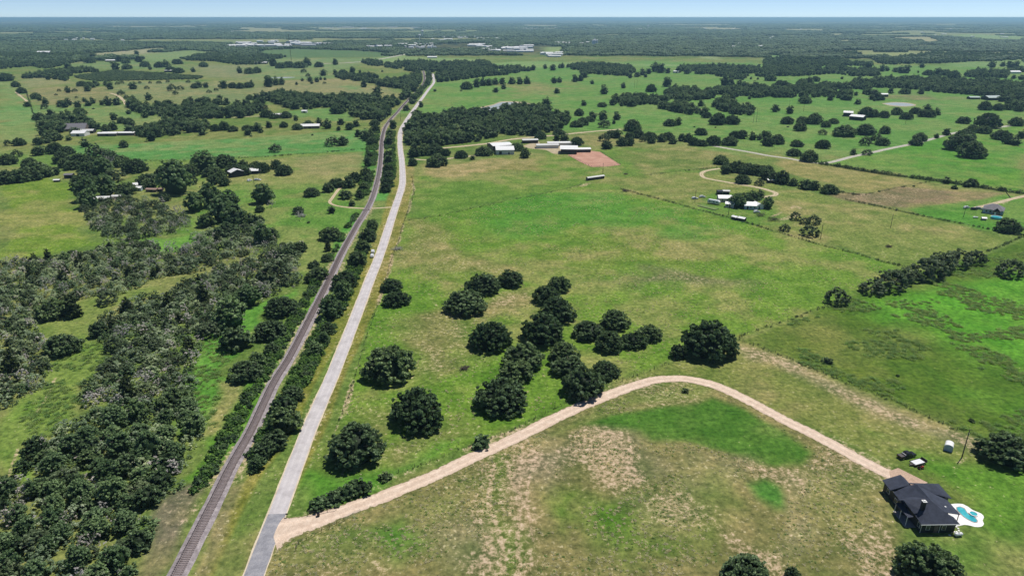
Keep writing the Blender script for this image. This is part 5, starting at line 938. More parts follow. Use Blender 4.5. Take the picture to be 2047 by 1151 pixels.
def car(name, loc, rz, paint, label, cat, group=None, kind='suv', L=4.7):
    o = empty(name, loc, rz, label, cat, group); k = L/4.7
    if kind == 'pickup':
        loft([(-2.9,.86,.42,.98,.84), (-2.8,.95,.38,1.05,.9), (-.75,.97,.36,1.05,.9), (.0,.97,.36,1.06,.9), (1.2,.97,.36,1.08,.9), (2.5,.95,.38,1.0,.86), (2.85,.86,.42,.86,.78)], 'body', paint, o)
        loft([(-.85,.88,1.0,1.7,.68), (-.55,.9,1.0,1.86,.70), (.55,.9,1.0,1.86,.70), (1.25,.88,1.0,1.15,.80)], 'cab', paint, o)
        g = M_GLASS; MB().sheet([(.62,-.62,1.85),(1.22,-.70,1.22),(1.22,.70,1.22),(.62,.62,1.85)], .02).build('windscreen', g, o); MB().box(-.5, .5, -.905, -.86, 1.25, 1.68).build('side_window', g, o); MB().box(-.5, .5, .86, .905, 1.25, 1.68).build('side_window', g, o)
        MB().box(-2.75, -.95, -.75, .75, .98, 1.07).build('cargo_bed', M_PIPE, o); MB().box(-1.3, -1.0, -.72, .72, 1.07, 1.42).build('toolbox', M_RIM, o); xs = (-1.9, 1.85); lx = 2.87; rx = -2.92
    else:
        loft([(-2.3*k,.8,.40,.9,.74), (-2.2*k,.9,.34,.98,.82), (-.6*k,.92,.32,1.0,.84), (1.2*k,.92,.32,.98,.82), (2.1*k,.88,.34,.84,.74), (2.3*k,.78,.42,.74,.7)], 'body', paint, o)
        loft([(-2.15*k,.8,.92,1.1,.72), (-1.75*k,.84,.94,1.62,.64), (.3*k,.85,.95,1.64,.66), (1.15*k,.84,.93,1.02,.76)], 'cab', paint, o)
        MB().sheet([(.38*k,-.6,1.63),(1.1*k,-.68,1.06),(1.1*k,.68,1.06),(.38*k,.6,1.63)], .02).build('windscreen', M_GLASS, o)
        for s in (-1, 1): MB().box(-1.5*k, .2*k, min(s*.80, s*.86), max(s*.80, s*.86), 1.12, 1.5).build('side_window', M_GLASS, o)
        xs = (-1.4*k, 1.45*k); lx = 2.31*k; rx = -2.32*k
    for x in xs:
        for y in (-.82, .82): wheel(o, x, y)
    for y in (-.6, .6): MB().box(lx-.06, lx+.02, y-.16, y+.16, .62, .78).build('headlight', M_TRIM, o); MB().box(rx, rx+.06, y-.12, y+.12, .7, .92).build('tail_light', M_RED, o)
    return o
def road_dir(p, q): d = at(*q) - at(*p); return math.atan2(d.y, d.x)
p0, p1 = (1796, 918), (1829, 910.5); a = at(*p0); b_ = at(*p1); car('pickup_truck', (a+b_)/2 + Vector((0, .3, 0)), math.atan2(b_.y-a.y, b_.x-a.x), M_BLACKP, 'black pickup truck parked on grass above the concrete apron', 'truck', kind='pickup')
fl = empty('flatbed_trailer', (117.5, 165.0, 0), math.radians(20), 'flatbed trailer with a white load parked beside the black pickup', 'trailer')
MB().box(-2.3, 2.3, -1.05, 1.05, .5, .62).build('deck', M_PIPE, fl); MB().box(-2.0, 1.5, -.92, .92, .63, .78).build('load', M_CARW, fl); MB().box(-2.3, 2.3, -1.1, -1.05, .62, .82).build('side_rail', M_PIPE, fl); MB().box(-2.3, 2.3, 1.05, 1.1, .62, .82).build('side_rail', M_PIPE, fl); MB().box(2.2, 2.3, -1.0, 1.0, .62, 1.3).build('ramp', M_PIPE, fl)
MB().poly([(-2.3,-.5,.52),(-2.3,.5,.52),(-3.4,0,.5),(-2.3,-.5,.44),(-2.3,.5,.44),(-3.4,0,.42)], [(0,1,2),(5,4,3),(0,2,5,3),(1,4,5,2)]).build('tongue', M_PIPE, fl)
for x in (.1, .85):
    for y in (-1.2, 1.2): wheel(fl, x, y, .33, .2)
mw = empty('riding_mower', (117.0, 162.7, 0), math.radians(10), 'small dark riding mower with a red hood beside the flatbed trailer', 'mower')
loft([(-.7,.3,.3,.6,.28),(.2,.32,.3,.55,.3),(.3,.28,.3,.8,.25),(.85,.25,.3,.75,.2)], 'hood', M_RED, mw); MB().box(-.55, -.1, -.25, .25, .6, .72).box(-.62, -.52, -.25, .25, .6, 1.05).build('seat', M_BLACKP, mw); MB().box(-.3, .35, -.55, .55, .12, .28).build('mower_deck', M_BLACKP, mw); MB().cyl((.3, 0, .75), (.12, 0, 1.05), .03, 6).cyl((.1, 0, 1.04), (.14, 0, 1.08), .18, 12).build('steering_wheel', M_BLACKP, mw)
for x, r in ((-.5, .28), (.62, .2)):
    for y in (-.42, .42): wheel(mw, x, y, r, .18)
rd = road_dir((745, 520), (752, 495))
car('parked_car', at(745.5, 504.5), rd, M_CARW, 'farther of two white cars stopped on the road shoulder', 'car', 'white cars on the road shoulder'); car('parked_car', at(744.2, 513), rd, M_CARW, 'nearer of two white cars stopped on the road shoulder', 'car', 'white cars on the road shoulder')
car('parked_van', at(1812, 1146), math.radians(97), plain('pale_blue_paint', (.45, .52, .62), .25), 'pale vehicle half hidden under the great oak at the bottom', 'van', L=5.4)
# ---- entrance from the road
def post_fence(name, pts, label, every=2.4, h=1.3, rails=(1.15, .65), mat=M_PIPE, r=.06, cat='fence'):
    P = [at(*p) for p in pts]; o = empty(name, P[0], 0, label, cat); top = {}
    for i in range(len(P)-1):
        a, b = P[i]-P[0], P[i+1]-P[0]; n = max(1, round((b-a).length/every))
        for k in range(n + (i == len(P)-2)): q = a.lerp(b, k/n); MB().cyl((q.x, q.y, -.1), (q.x, q.y, h), r, 7).build('post', mat, o)
        for z in rails: MB().cyl((a.x, a.y, z), (b.x, b.y, z), r*.55, 6).build('rail', mat, o)
    return o
post_fence('entrance_fence', [(592, 1100), (597, 1087), (688, 1041)], 'dark pipe fence on the near side of the drive entrance', 2.2)
post_fence('entrance_fence', [(615.5, 1031), (637, 1027), (672, 1020)], 'short dark pipe fence under the hedge at the drive entrance', 2.0)
ga = empty('farm_gate', at(690, 1039), road_dir((690, 1039), (720, 1024)), 'pale metal farm gate standing open beside the drive', 'gate')
for z in (.25, .55, .85, 1.15): MB().cyl((0, 0, z), (4.4, 0, z), .022, 6).build('bar', M_PALE, ga)
for x in (.0, 2.2, 4.4): MB().cyl((x, 0, .2), (x, 0, 1.2), .028, 6).build('upright', M_PALE, ga)
bn = empty('wheelie_bin', at(637, 1031), .3, 'black wheelie bin by the drive entrance fence', 'bin'); MB().poly([(-.28,-.3,.08),(.28,-.3,.08),(.28,.3,.08),(-.28,.3,.08),(-.34,-.37,1.0),(.34,-.37,1.0),(.34,.37,1.0),(-.34,.37,1.0)], [(3,2,1,0),(0,1,5,4),(1,2,6,5),(2,3,7,6),(3,0,4,7),(4,5,6,7)]).build('tub', M_BLACKP, bn); MB().poly([(-.36,-.42,1.0),(.36,-.42,1.0),(.36,.4,1.0),(-.36,.4,1.0),(-.33,-.3,1.1),(.33,-.3,1.1),(.33,.36,1.12),(-.33,.36,1.12)], [(3,2,1,0),(0,1,5,4),(1,2,6,5),(2,3,7,6),(3,0,4,7),(4,5,6,7)]).build('lid', M_BLACKP, bn)
for s in (-.3, .3): MB().cyl((s-.03, .34, .12), (s+.03, .34, .12), .12, 10).build('wheel', M_TYRE, bn)
mx_ = empty('mailbox', at(574, 1034), .1, 'dark mailbox on a post at the mouth of the drive', 'mailbox'); MB().box(-.06, .06, -.06, .06, 0, 1.05).build('post', M_POST, mx_); prof = [(-.16, 0), (-.16, .14)] + [(-.16*math.cos(math.pi*i/6), .14+.14*math.sin(math.pi*i/6)) for i in range(1, 6)] + [(.16, .14), (.16, 0)]; k = len(prof); MB().poly([(y, x, z+1.06) for y in (-.28, .28) for x, z in prof], [tuple(range(k)), tuple(range(2*k-1, k-1, -1))] + [(i, (i+1) % k, k+(i+1) % k, k+i) for i in range(k)]).build('box', M_BLACKP, mx_)
# ---- wire fences with rough growth along them
def wire_fence(pts, label, weeds=.8, wsc=.35, h=1.25, every=5.0):
    P = [at(*p) for p in pts]; o = empty('wire_fence', P[0], 0, label, 'fence'); V = []; F = []; k = 0; Q = []
    for i in range(len(P)-1):
        a, b = P[i]-P[0], P[i+1]-P[0]; n = max(1, round((b-a).length/every))
        for j in range(n): Q.append(a.lerp(b, j/n))
    Q.append(P[-1]-P[0]); m_ = MB()
    for q in Q: m_.cyl((q.x, q.y, -.05), (q.x, q.y, h), .075, 5)
    tag(m_.build('posts', M_POST, o), kind='stuff'); V = []; F = []
    for z in (.3, .6, .9, 1.15):
        b0 = len(V)
        for q in Q: V += [(q.x, q.y, z-.012), (q.x, q.y, z+.012)]
        F += [(b0+2*i, b0+2*i+2, b0+2*i+3, b0+2*i+1) for i in range(len(Q)-1)]
    new_obj('wires', mesh_np('wires', V, F), M_WIRE, o)
    if weeds:
        w_ = []; S = spline([(p.x, p.y) for p in P], .9)
        for s in S:
            if rg.random() < weeds: w_.append((s.x + rg.normal()*.4, s.y + rg.normal()*.4))
        if w_: scatter('fence_weeds', np.array(w_), wsc*rg.uniform(.35, 1.5, len(w_)), T_FW, 3, 'weeds along the ' + label.split(' with ')[0].replace('wire fence ', 'fence '), 'weeds', rg)
    return o
T_FW = scatter_tree(proto_collection('fence_weed', [crown_mesh('weed_clump', 360+i, 3, 2.2, .1, 7, 260, .2, (M_OAK, M_ELM, M_MESQ)[i], core=.55) for i in range(3)]))
wire_fence([e2(640,1130),e2(740,880),e2(800,680),e2(870,430),e2(930,270),e2(985,110),d2(1040,1070),d2(1085,900),d2(1130,800),d2(1170,650),d2(1210,540),d2(1250,400),d2(1235,290)], 'wire fence between the road verge and the oak pasture', .35, .22)
wire_fence([(808.5,442.6),(866,433.7),(942,418),(1030,399),(1134,378),(1162,369)], 'wire fence crossing the pasture below the white barns', .3, .3)
wire_fence([(1240,378),(1274,387),(1348,406),(1388,418),(1452,434),(1540,460),(1596,477),(1644,491),(1705,506),(1756,521),(1813,535)], 'wire fence between the oak pasture and the trailer homestead', .85, .38)
wire_fence([(1477,674),(1485,683),(1527,697),(1646,746.5),(1781,801),(1857,834),(1913,860)], 'wire fence along the near side of the weedy field', .9, .22)
wire_fence([(1477,674),(1527,656),(1590,636),(1649,613),(1690,598)], 'wire fence along the far side of the weedy field', .5, .3)
wire_fence([(618,1027),(690,995),(764,956),(860,923),(942,890.5),(1030,858),(1109,816),(1223,768),(1287,745),(1348,722)], 'wire fence between the gravel drive and the oak grove', .55, .17)
wire_fence([(1616,324),(1755.6,347),(1882.6,364),(2009.6,383),(2060,390)], 'overgrown wire fence below the bright green field at right', 1.0, 1.0)
wire_fence([(1677,384),(1717.5,390.5)], 'short wire fence at the left of the brown plot', 1.0, .5)
wire_fence([(1689.6,399),(1755.6,413),(1832,430),(1908,445),(1984,460),(2042.6,473)], 'wire fence below the slate-roofed house at right', .8, .5)
wire_fence([(2042,474),(2000,493),(1972,503)], 'wire fence behind the mesquite clump at right', .6, .4)
wire_fence([(1289,351),(1360,343),(1441.6,334.6)], 'wire fence above the loop drive', .5, .4)
wire_fence([c1(200,700),c1(250,860),c1(330,1090)], 'wire fence at the right of the bright strip at far left', .4, .5)
wire_fence([(62,290),(140,303),(300,322),(440,318),(560,312),(735,298)], 'wire fence below the bright green field at left', .3, .5)
wire_fence([d4(760,440),d4(900,410),d4(1300,330)], 'wire fence at the upper edge of the brown plot', .3, .4)
# ---- poles
def pole(px, py, h, label, arm=True, lean=0.0, rz=.8):
    o = empty('utility_pole', at(px, py), rz, label, 'pole', 'wooden utility poles'); o.rotation_euler.x = lean; MB().cyl((0, 0, -.2), (0, 0, h), .17, 9, .11).build('shaft', M_POLE, o)
    if arm:
        MB().box(-.9, .9, -.06, .06, h-.75, h-.6).build('crossarm', M_POLE, o)
        for x in (-.75, .75): MB().cyl((x, 0, h-.6), (x, 0, h-.42), .06, 6, .03).build('insulator', M_STONE, o)
    else: MB().cyl((.22, 0, h-1.9), (.22, 0, h-1.2), .18, 9).build('transformer', M_PALE, o)
for a in ((1922.5, 914.5, 9.6, 'tall wooden utility pole between white shed and house', False), (1780, 456, 9, 'utility pole standing alone in the middle of the dry field'), (1640, 478.5, 9, 'utility pole by the dry field fence near the grey bushes'), (1926, 434, 8, 'utility pole beside the cars at the slate-roofed house', False),
          (1389, 404.5, 8.5, 'utility pole left of the travel trailer'), (1456, 430.5, 8.5, 'utility pole in front of the travel trailer homestead'), (1205, 347.5, 9, 'utility pole behind the long open shed'), (1606, 223.5, 11, 'right utility pole in the pasture above the barn'), (1577, 217, 11, 'left utility pole in the pasture above the barn'),
          (1810, 248, 9, 'utility pole right of the two-roofed barn'), (1505.5, 246.5, 15, 'left pole of the pair behind the arena pasture'), (1511.5, 245, 16, 'right pole of the pair behind the arena pasture'), (801, 242, 10, 'utility pole beside the distant road'), (508, 369, 7, 'utility pole left of the meadow oaks'), (520, 352, 7, 'utility pole beside the sheds at the wood edge'),
          (1268, 177, 14, 'left pole of the pair in the far pasture'), (1273, 176, 14, 'right pole of the pair in the far pasture')): pole(*a)
lp_ = at(2021, 396); o = empty('leaning_pole', lp_, 0, 'leaning dark gate pole beside the drive at the far right', 'pole'); MB().cyl((0, 0, -.2), (-5.5, 3, 6.5), .3, 8, .2).build('shaft', M_POLE, o)
ra = empty('radio_mast', at(583, 127), 0, 'tall thin radio mast left of the highway bend', 'mast')
for i in range(3): a = 2.094*i; MB().cyl((math.cos(a)*.7, math.sin(a)*.7, 0), (math.cos(a)*.45, math.sin(a)*.45, 78), .16, 5).build('leg', M_PIPE, ra)
m_ = MB()
for z in range(0, 78, 3):
    for i in range(3): a = 2.094*i; b = a+2.094; m_.cyl((math.cos(a)*.6, math.sin(a)*.6, z), (math.cos(b)*.6, math.sin(b)*.6, z+3), .06, 4)
tag(m_.build('bracing', M_PIPE, ra), kind='stuff')
# ---- farms
gable_at('barn', (992, 309.5), (1028, 309), 22, 4.4, 6.0, M_PALE, M_WHITE, 'near white-roofed barn with a pale long front by the oaks', cat='barn', doors=((4, 2.6, 3), (12, 1.2, 2.2)))
gable('barn', at(986, 303), math.radians(22), 20, 17, 5.2, 6.4, M_BROWNW, M_WHITE, 'white-roofed open barn behind the long-fronted barn', 'barn', open_front=True)
gable_at('arena_barn', (1121, 308), (1153, 308.5), 17, 4.8, 6.6, M_BROWNW, M_WHITE, 'open white-roofed barn at the top of the riding arena', cat='barn', open_front=True, over=.9)
gable('stable', at(1154, 305), math.radians(4), 13, 8, 3.0, 3.9, M_BROWNW, M_WHITE, 'low white-roofed stable at the right of the arena barn', 'stable', open_front=True)
gable('stall_barn', at(1073, 297), math.radians(6), 22, 8, 3.0, 3.8, M_PALE, M_PALE, 'long pale stall roof left of the arena barn', 'barn'); gable('stall_barn', at(1095, 292), math.radians(4), 34, 7, 3.0, 3.7, M_PALE, M_WHITE, 'long pale stall roof behind the arena barn', 'barn')
gable('machine_shed', at(1045, 287), math.radians(8), 16, 7, 3.2, 4.0, M_BROWNW, M_PALE, 'dark low machine shed in the farmyard left of the stalls', 'shed', open_front=True)
a, rz, L = frame_from((1175.5, 361.5), (1208, 357)); o = gable('loafing_shed', a, rz, L, 3.0, 2.3, 2.7, M_BROWNW, M_PALE, 'long narrow open shed in the pasture below the arena', 'shed', open_front=True)
for p, q in ((1135, 310), (1160, 324)), ((1160, 324), (1182, 334)), ((1182, 334), (1241, 330)), ((1241, 330), (1200, 304)): pass
post_fence('arena_fence', [(1135, 310), (1160, 324), (1182, 334), (1215, 333), (1241, 330), (1200, 304)], 'pipe fence round the red sand riding arena', 6, 1.5, (1.4, .9, .4), M_PIPE, .06)
# trailer homestead
gable_at('farmhouse', (1436.5, 404), (1465, 404.5), 7, 2.8, 4.2, M_CREAM, M_WHITE, 'white-roofed cottage left of the homestead trees', cat='house', doors=((6, 1, 2.1),), wins=((2.5, 1), (8, 1)))
gable_at('cottage', (1449.5, 414.5), (1466.5, 416), 4.2, 2.6, 3.6, M_CREAM, M_WHITE, 'small cream hut in front of the homestead trees', cat='cottage', doors=((3, .9, 2),), wins=((1.2, 1),))
gable_at('farmhouse', (1488, 418.5), (1511.5, 419.5), 7.5, 2.8, 4.4, M_BLUEW, M_WHITE, 'pale blue cottage with a white roof at the homestead', cat='house', doors=((2, 1, 2.1),), wins=((4, 1), (6.5, 1)))
gable_at('farmhouse', (1512, 419), (1526, 418), 6.5, 2.8, 4.0, M_WALLW, M_WHITE, 'small white cottage at the right end of the homestead', cat='house', axis='y', doors=((2, 1, 2.1),))
gable_at('hen_house', (1462, 438), (1471, 440.5), 3, 1.9, 2.3, M_DARKW, M_WHITE, 'left of two white-roofed sheds on the fence line', cat='shed'); gable_at('hen_house', (1474.5, 440.5), (1487, 443), 3.4, 1.8, 2.3, M_DARKW, M_WHITE, 'right of two white-roofed sheds on the fence line', cat='shed')
gable_at('storage_shed', (1434.5, 389.5), (1444, 389.5), 4, 2.6, 3.1, M_BLACKW, M_SLATE, 'dark shed behind the trailer homestead', cat='shed'); gable_at('carport', (1445, 388.5), (1458, 389), 4, 2.4, 2.7, M_PALE, M_PALE, 'pale carport right of the dark shed at the homestead', cat='carport', open_front=True)
def caravan(pL, pR, label, group=None):
    a, rz, L = frame_from(pL, pR); o = empty('travel_trailer', a, rz, label, 'caravan', group); k = [(0, .7), (.0, 2.5), (.5, 2.95), (L-.9, 2.95), (L, 2.3), (L, .7)]; m_ = MB(); n = len(k)
    m_.poly([(x, y, z) for y in (0, 2.4) for x, z in k], [tuple(range(n)), tuple(range(2*n-1, n-1, -1))] + [(i, (i+1) % n, n+(i+1) % n, n+i) for i in range(n)]).build('body', M_CARW, o, .04)
    for x in (L*.2, L*.55, L*.8): MB().box(x-.5, x+.5, -.05, .0, 1.5, 2.15).build('window', M_GLASS, o)
    MB().box(L*.36, L*.36+.7, -.04, 0, .75, 2.4).build('door', M_PALE, o); MB().box(.1, L-.1, -.03, .0, 1.15, 1.3).build('stripe', M_PIPE, o)
    for x in (L*.45, L*.58):
        for y in (.15, 2.25): wheel(o, x, y, .35, .2)
    MB().cyl((L, 1.2, .75), (L+1.2, 1.2, .5), .06, 6).build('tow_bar', M_PIPE, o); return o
caravan((1413.5, 406.5), (1437, 410.5), 'white travel trailer on the grass left of the cottages')
gb = empty('garden_bed', at(1394, 411), 0, 'long grassy garden bed with a dark edge below the travel trailer', 'garden bed'); q = [at(*p) - gb.location for p in ((1394, 412), (1428, 420.5), (1437, 417.5), (1403, 410))]
MB().sheet([(p.x, p.y, .35) for p in q], .35).build('border', M_BROWNW, gb); MB().sheet([(p.x*.97+.5, p.y*.97-.3, .42) for p in q], .05).build('grass', plain('bed_grass', (.13, .20, .05), .95, 0, .3, 2), gb)
car('parked_car', at(1512.5, 425), .3, M_CARW, 'white car parked in front of the small white cottage', 'car'); car('parked_car', at(1389, 398), .2, M_CARW, 'white car by the pole left of the travel trailer', 'car'); car('parked_car', at(1404, 395), .2, M_CARW, 'white car behind the travel trailer', 'car')
# slate-roofed house at right
a, rz, L = frame_from((1963.5, 425.5), (2003, 431)); o = empty('house', a, rz, 'white house with a slate-grey hipped roof and an above-ground pool', 'house'); Dp = 10
MB().box(0, L, 0, Dp, 0, 2.9).build('wall', M_BLUEW, o); e, r2 = 2.95, 6.0; q0, q1, q2, q3 = (-.5,-.5,e), (L+.5,-.5,e), (L+.5,Dp+.5,e), (-.5,Dp+.5,e); m0, m1 = (4, Dp/2, r2), (L-4, Dp/2, r2)
for pl in ((q0, q1, m1, m0), (q2, q3, m0, m1), (q1, q2, m1), (q3, q0, m0)): MB().sheet(pl).build('roof', M_GREYR, o)
MB().box(L*.52, L*.88, -2.6, -.02, 0, 2.8).build('porch_wall', M_BROWNW, o)
MB().sheet([(L*.5, -3, 2.85), (L*.7, -3, 5), (L*.7, 4, 5), (L*.5, 0, 2.85)]).sheet([(L*.7, -3, 5), (L*.9, -3, 2.85), (L*.9, 0, 2.85), (L*.7, 4, 5)]).build('porch_roof', M_GREYR, o)
for x in (2, 4.2, 6.4): window(o, x, 0, 1, 1.1, 1.2)
MB().box(L*.6, L*.6+1, -2.66, -2.6, .05, 2.1).build('door', M_TRIM, o)
gp = empty('above_ground_pool', at(1991, 437), 0, 'round turquoise above-ground pool in front of the slate-roofed house', 'pool'); MB().cyl((0, 0, 0), (0, 0, 1.25), 3.1, 28).build('wall', M_TEAL, gp); MB().cyl((0, 0, 1.25), (0, 0, 1.29), 2.95, 28).build('water', M_WATER, gp); m_ = MB()
for i in range(28):
    a0, a1 = 2*math.pi*i/28, 2*math.pi*(i+1)/28; f = lambda a, r, z: (math.cos(a)*r, math.sin(a)*r, z); m_.poly([f(a0, 2.96, 1.26), f(a1, 2.96, 1.26), f(a1, 3.2, 1.33), f(a0, 3.2, 1.33)], [(0, 1, 2, 3)])
m_.build('rim', M_TRIM, gp)
car('parked_car', at(1932, 416.5), .4, M_CARW, 'white car beside the pole at the slate-roofed house', 'car', L=5.2); car('parked_car', at(1957, 418.5), -.5, plain('silver_paint', (.4, .41, .43), .25), 'silver car at the left end of the slate-roofed house', 'car'); car('parked_car', at(1947, 419.5), 0, M_BLACKP, 'dark car at the end of the drive to the slate-roofed house', 'car')
tank(at(1949.5, 436.5), -.2, 3.2, .5, 'white propane tank on the lawn of the slate-roofed house'); gable('well_house', at(1963, 440.5), -.2, 2.4, 1.8, 1.5, 1.9, M_STONE, M_WHITE, 'tiny white-roofed well house on the lawn by the round pool', 'shed')
# barns upper right
gable_at('barn', (1697, 239.5), (1724, 242), 13, 4.5, 6.3, M_DARKW, M_WHITE, 'near white-roofed barn of the pair at upper right', cat='barn', axis='x'); gable_at('barn', (1685, 233), (1704, 234), 15, 5.0, 6.5, M_DARKW, M_WHITE, 'far white-roofed barn of the pair at upper right', cat='barn')
# houses and sheds scattered on the left and far off: centre, length, depth, eave, ridge, turn, wall, roof, label
FARM = [
 (204, 404, 9, 6, 2.5, 3.4, 8, M_DARKW, M_WHITE, 'white-roofed shed at the edge of the mesquite grove'), (184, 405, 4, 3.5, 2.2, 2.9, -20, M_DARKW, M_WHITE, 'tiny white shed at the left end of the mesquite grove'), (275, 382, 5, 4.5, 2.4, 3.2, 5, M_BLUEW, M_WHITE, 'white-roofed hut in the cluttered homestead'), (271, 375, 3.5, 3, 2.2, 3.4, 30, M_WALLW, M_WHITE, 'small steep white hut behind the homestead hut'),
 (233, 398, 6, 4, 2, 2.6, 10, M_DARKW, M_PALE, 'pale shed among brush in the mesquite grove'), (302, 384, 8, 4, 2.0, 2.5, -6, M_BROWNW, M_RUST, 'rusty low shed in the cluttered homestead'), (315, 383, 7, 4, 1.8, 2.2, 12, M_BROWNW, M_RUST, 'right rusty low shed in the cluttered homestead'), (460, 354, 8, 10, 4.2, 6.0, -50, M_DARKW, M_WHITE, 'tall dark barn with a white roof edge in the wood edge'),
 (497, 347, 6, 5, 2.8, 3.9, 0, M_WALLW, M_WHITE, 'left white gabled cabin at the wood edge'), (510, 348, 5, 5, 2.8, 3.9, 10, M_DARKW, M_WHITE, 'middle white gabled cabin at the wood edge'), (519, 346.5, 4, 4, 2.6, 3.5, 0, M_DARKW, M_WHITE, 'right white gabled cabin at the wood edge'), (137, 357, 6, 5, 3, 3.6, 10, M_DARKW, M_GREYR, 'dark hut at the corner of the hay field'),
 (156, 273, 14, 12, 3.4, 5.4, 4, M_WALLW, M_WHITE, 'white-roofed house in front of the dark wood at left'), (171, 267, 16, 8, 3, 4.2, 6, M_DARKW, M_PALE, 'pale-roofed shed behind the white-roofed house at left'), (148, 263, 24, 16, 3, 8, 8, M_BROWNW, M_GREYR, 'big grey hipped roof among trees at left'), (214, 272.5, 20, 7, 3, 3.8, 3, M_BROWNW, M_WHITE, 'left half of the long white-roofed mobile home'), (236, 271.5, 34, 7, 3, 3.8, 4, M_BROWNW, M_WHITE, 'long white-roofed mobile home at left'),
 (558, 235, 17, 10, 3, 4.6, 5, M_BROWNW, M_WHITE, 'white-roofed house under trees left of the railway'), (619, 257.5, 22, 10, 3, 4.8, 8, M_BROWNW, M_WHITE, 'white-roofed farmhouse in the trees left of the railway'), (608, 226, 7, 6, 2.6, 3.4, 0, M_PALE, M_WHITE, 'tiny white shed in the small green field'),
 (221, 124, 30, 14, 4, 6, 2, M_DARKW, M_WHITE, 'white-roofed barn of the far left farm'), (252, 124.5, 16, 10, 4, 5.5, 0, M_DARKW, M_WHITE, 'white shed right of the far left barn'), (198, 117, 60, 14, 4, 5.5, 14, M_DARKW, M_WHITE, 'long pale barn by the far left pale field'), (86, 108, 44, 20, 5, 9, 5, M_DARKW, M_WHITE, 'bright white roofs in the far left wood'), (338, 145, 22, 12, 4, 6, 0, M_DARKW, M_PALE, 'pale barn under trees at the far left farm'),
 (515, 128.5, 30, 12, 4, 5.5, 0, M_DARKW, M_WHITE, 'left white barn below the highway wood'), (526, 128.3, 20, 12, 4, 5.5, 0, M_DARKW, M_WHITE, 'right white barn below the highway wood'), (864, 117, 30, 16, 4, 6, 5, M_WALLW, M_WHITE, 'white house in the field beyond the road end'), (1768, 194, 12, 9, 4, 5.2, 0, M_DARKW, M_WHITE, 'white shed by the wood left of the right pond'), (1997, 201, 34, 18, 4, 6.5, 4, M_DARKW, M_GRNR, 'wide grey-green roof at the right edge wood'), (1949, 199, 16, 9, 3, 4.2, 0, M_DARKW, M_GRNR, 'small grey-green roof left of the wide one'),
 (2026, 147.5, 34, 14, 4, 6, 0, M_WALLW, M_WHITE, 'white farm building at the far right edge'), (1352, 146.5, 12, 9, 4, 5.2, 0, M_WALLW, M_WHITE, 'tiny white shed in the far middle trees'), (1677, 177, 10, 8, 4, 5, 0, M_WALLW, M_WHITE, 'left tiny white shed in the right wood'), (1704, 174, 10, 8, 4, 5, 0, M_WALLW, M_WHITE, 'right tiny white shed in the right wood'), (171, 381, 3, 2.5, 1.8, 2.3, 0, M_WALLW, M_WHITE, 'tiny white hut at the left of the homestead oaks'),
 (113, 364, 4, 2.5, 1.6, 2, 10, M_DARKW, M_WHITE, 'small white-topped feeder by the hay field'), (1543, 366, 6, 4, 2.4, 3, 0, M_DARKW, M_WHITE, 'small pale shed by the loop drive trees'),
]
for px, py, L, Wd, ev, rd_, tz, wm, rm, lab in FARM:
    c = at(px, py); t = math.radians(tz); gable('barn' if 'barn' in lab else 'house' if ('house' in lab or 'home' in lab or 'cabin' in lab) else 'shed', c - Vector((math.cos(t)*L/2, math.sin(t)*L/2, 0)), t, L, Wd, ev, rd_, wm, rm, lab, 'building', over=.4, doors=((L*.5, min(3, L*.3), ev*.75),) if L < 30 else ())
car('parked_car', at(515, 361), .1, M_CARW, 'white car on the grass below the white cabins', 'car', L=5.5); car('parked_car', at(499, 362), 1.2, M_CARW, 'small white car left of the car below the cabins', 'car')
# brush heaps
def heap(px, py, s, label):
    o = empty('brush_pile', at(px, py), 0, label, 'brush pile'); m_ = MB(); r_ = random.Random(px)
    for i in range(46): a = r_.uniform(0, 6.28); e = r_.uniform(-.1, .45); c = Vector((r_.uniform(-.5, .5)*s, r_.uniform(-.35, .35)*s, r_.uniform(.1, .35)*s)); d = Vector((math.cos(a), math.sin(a), e))*s*r_.uniform(.25, .55); m_.cyl(c-d, c+d, .05*r_.uniform(.5, 1.6), 4)
    tag(m_.build('branches', M_DEAD if px < 900 else M_POLE, o), kind='stuff'); MB().cyl((-.3*s, .1, .2), (.35*s, -.1, .35), .18, 7, .12).build('log', M_BARK, o)
heap(928, 738, 2.6, 'small heap of dark branches in the pasture left of the grove'); heap(601, 433, 4.5, 'grey heap of dead branches on bare soil in the meadow'); heap(1776, 494, 2.8, 'dark stump heap in the dry field above the mesquite clump'); heap(795, 499, 4, 'dark heap of branches by the road fence'); heap(1251, 383, 4, 'heap of dark posts at the corner of the pasture fence'); heap(1520, 432, 5, 'heap of timber and scrap right of the homestead'); heap(1545, 441, 6, 'long heap of brush on the fence line right of the homestead'); heap(1251, 349, 2.5, 'dark debris in the pasture right of the long shed')
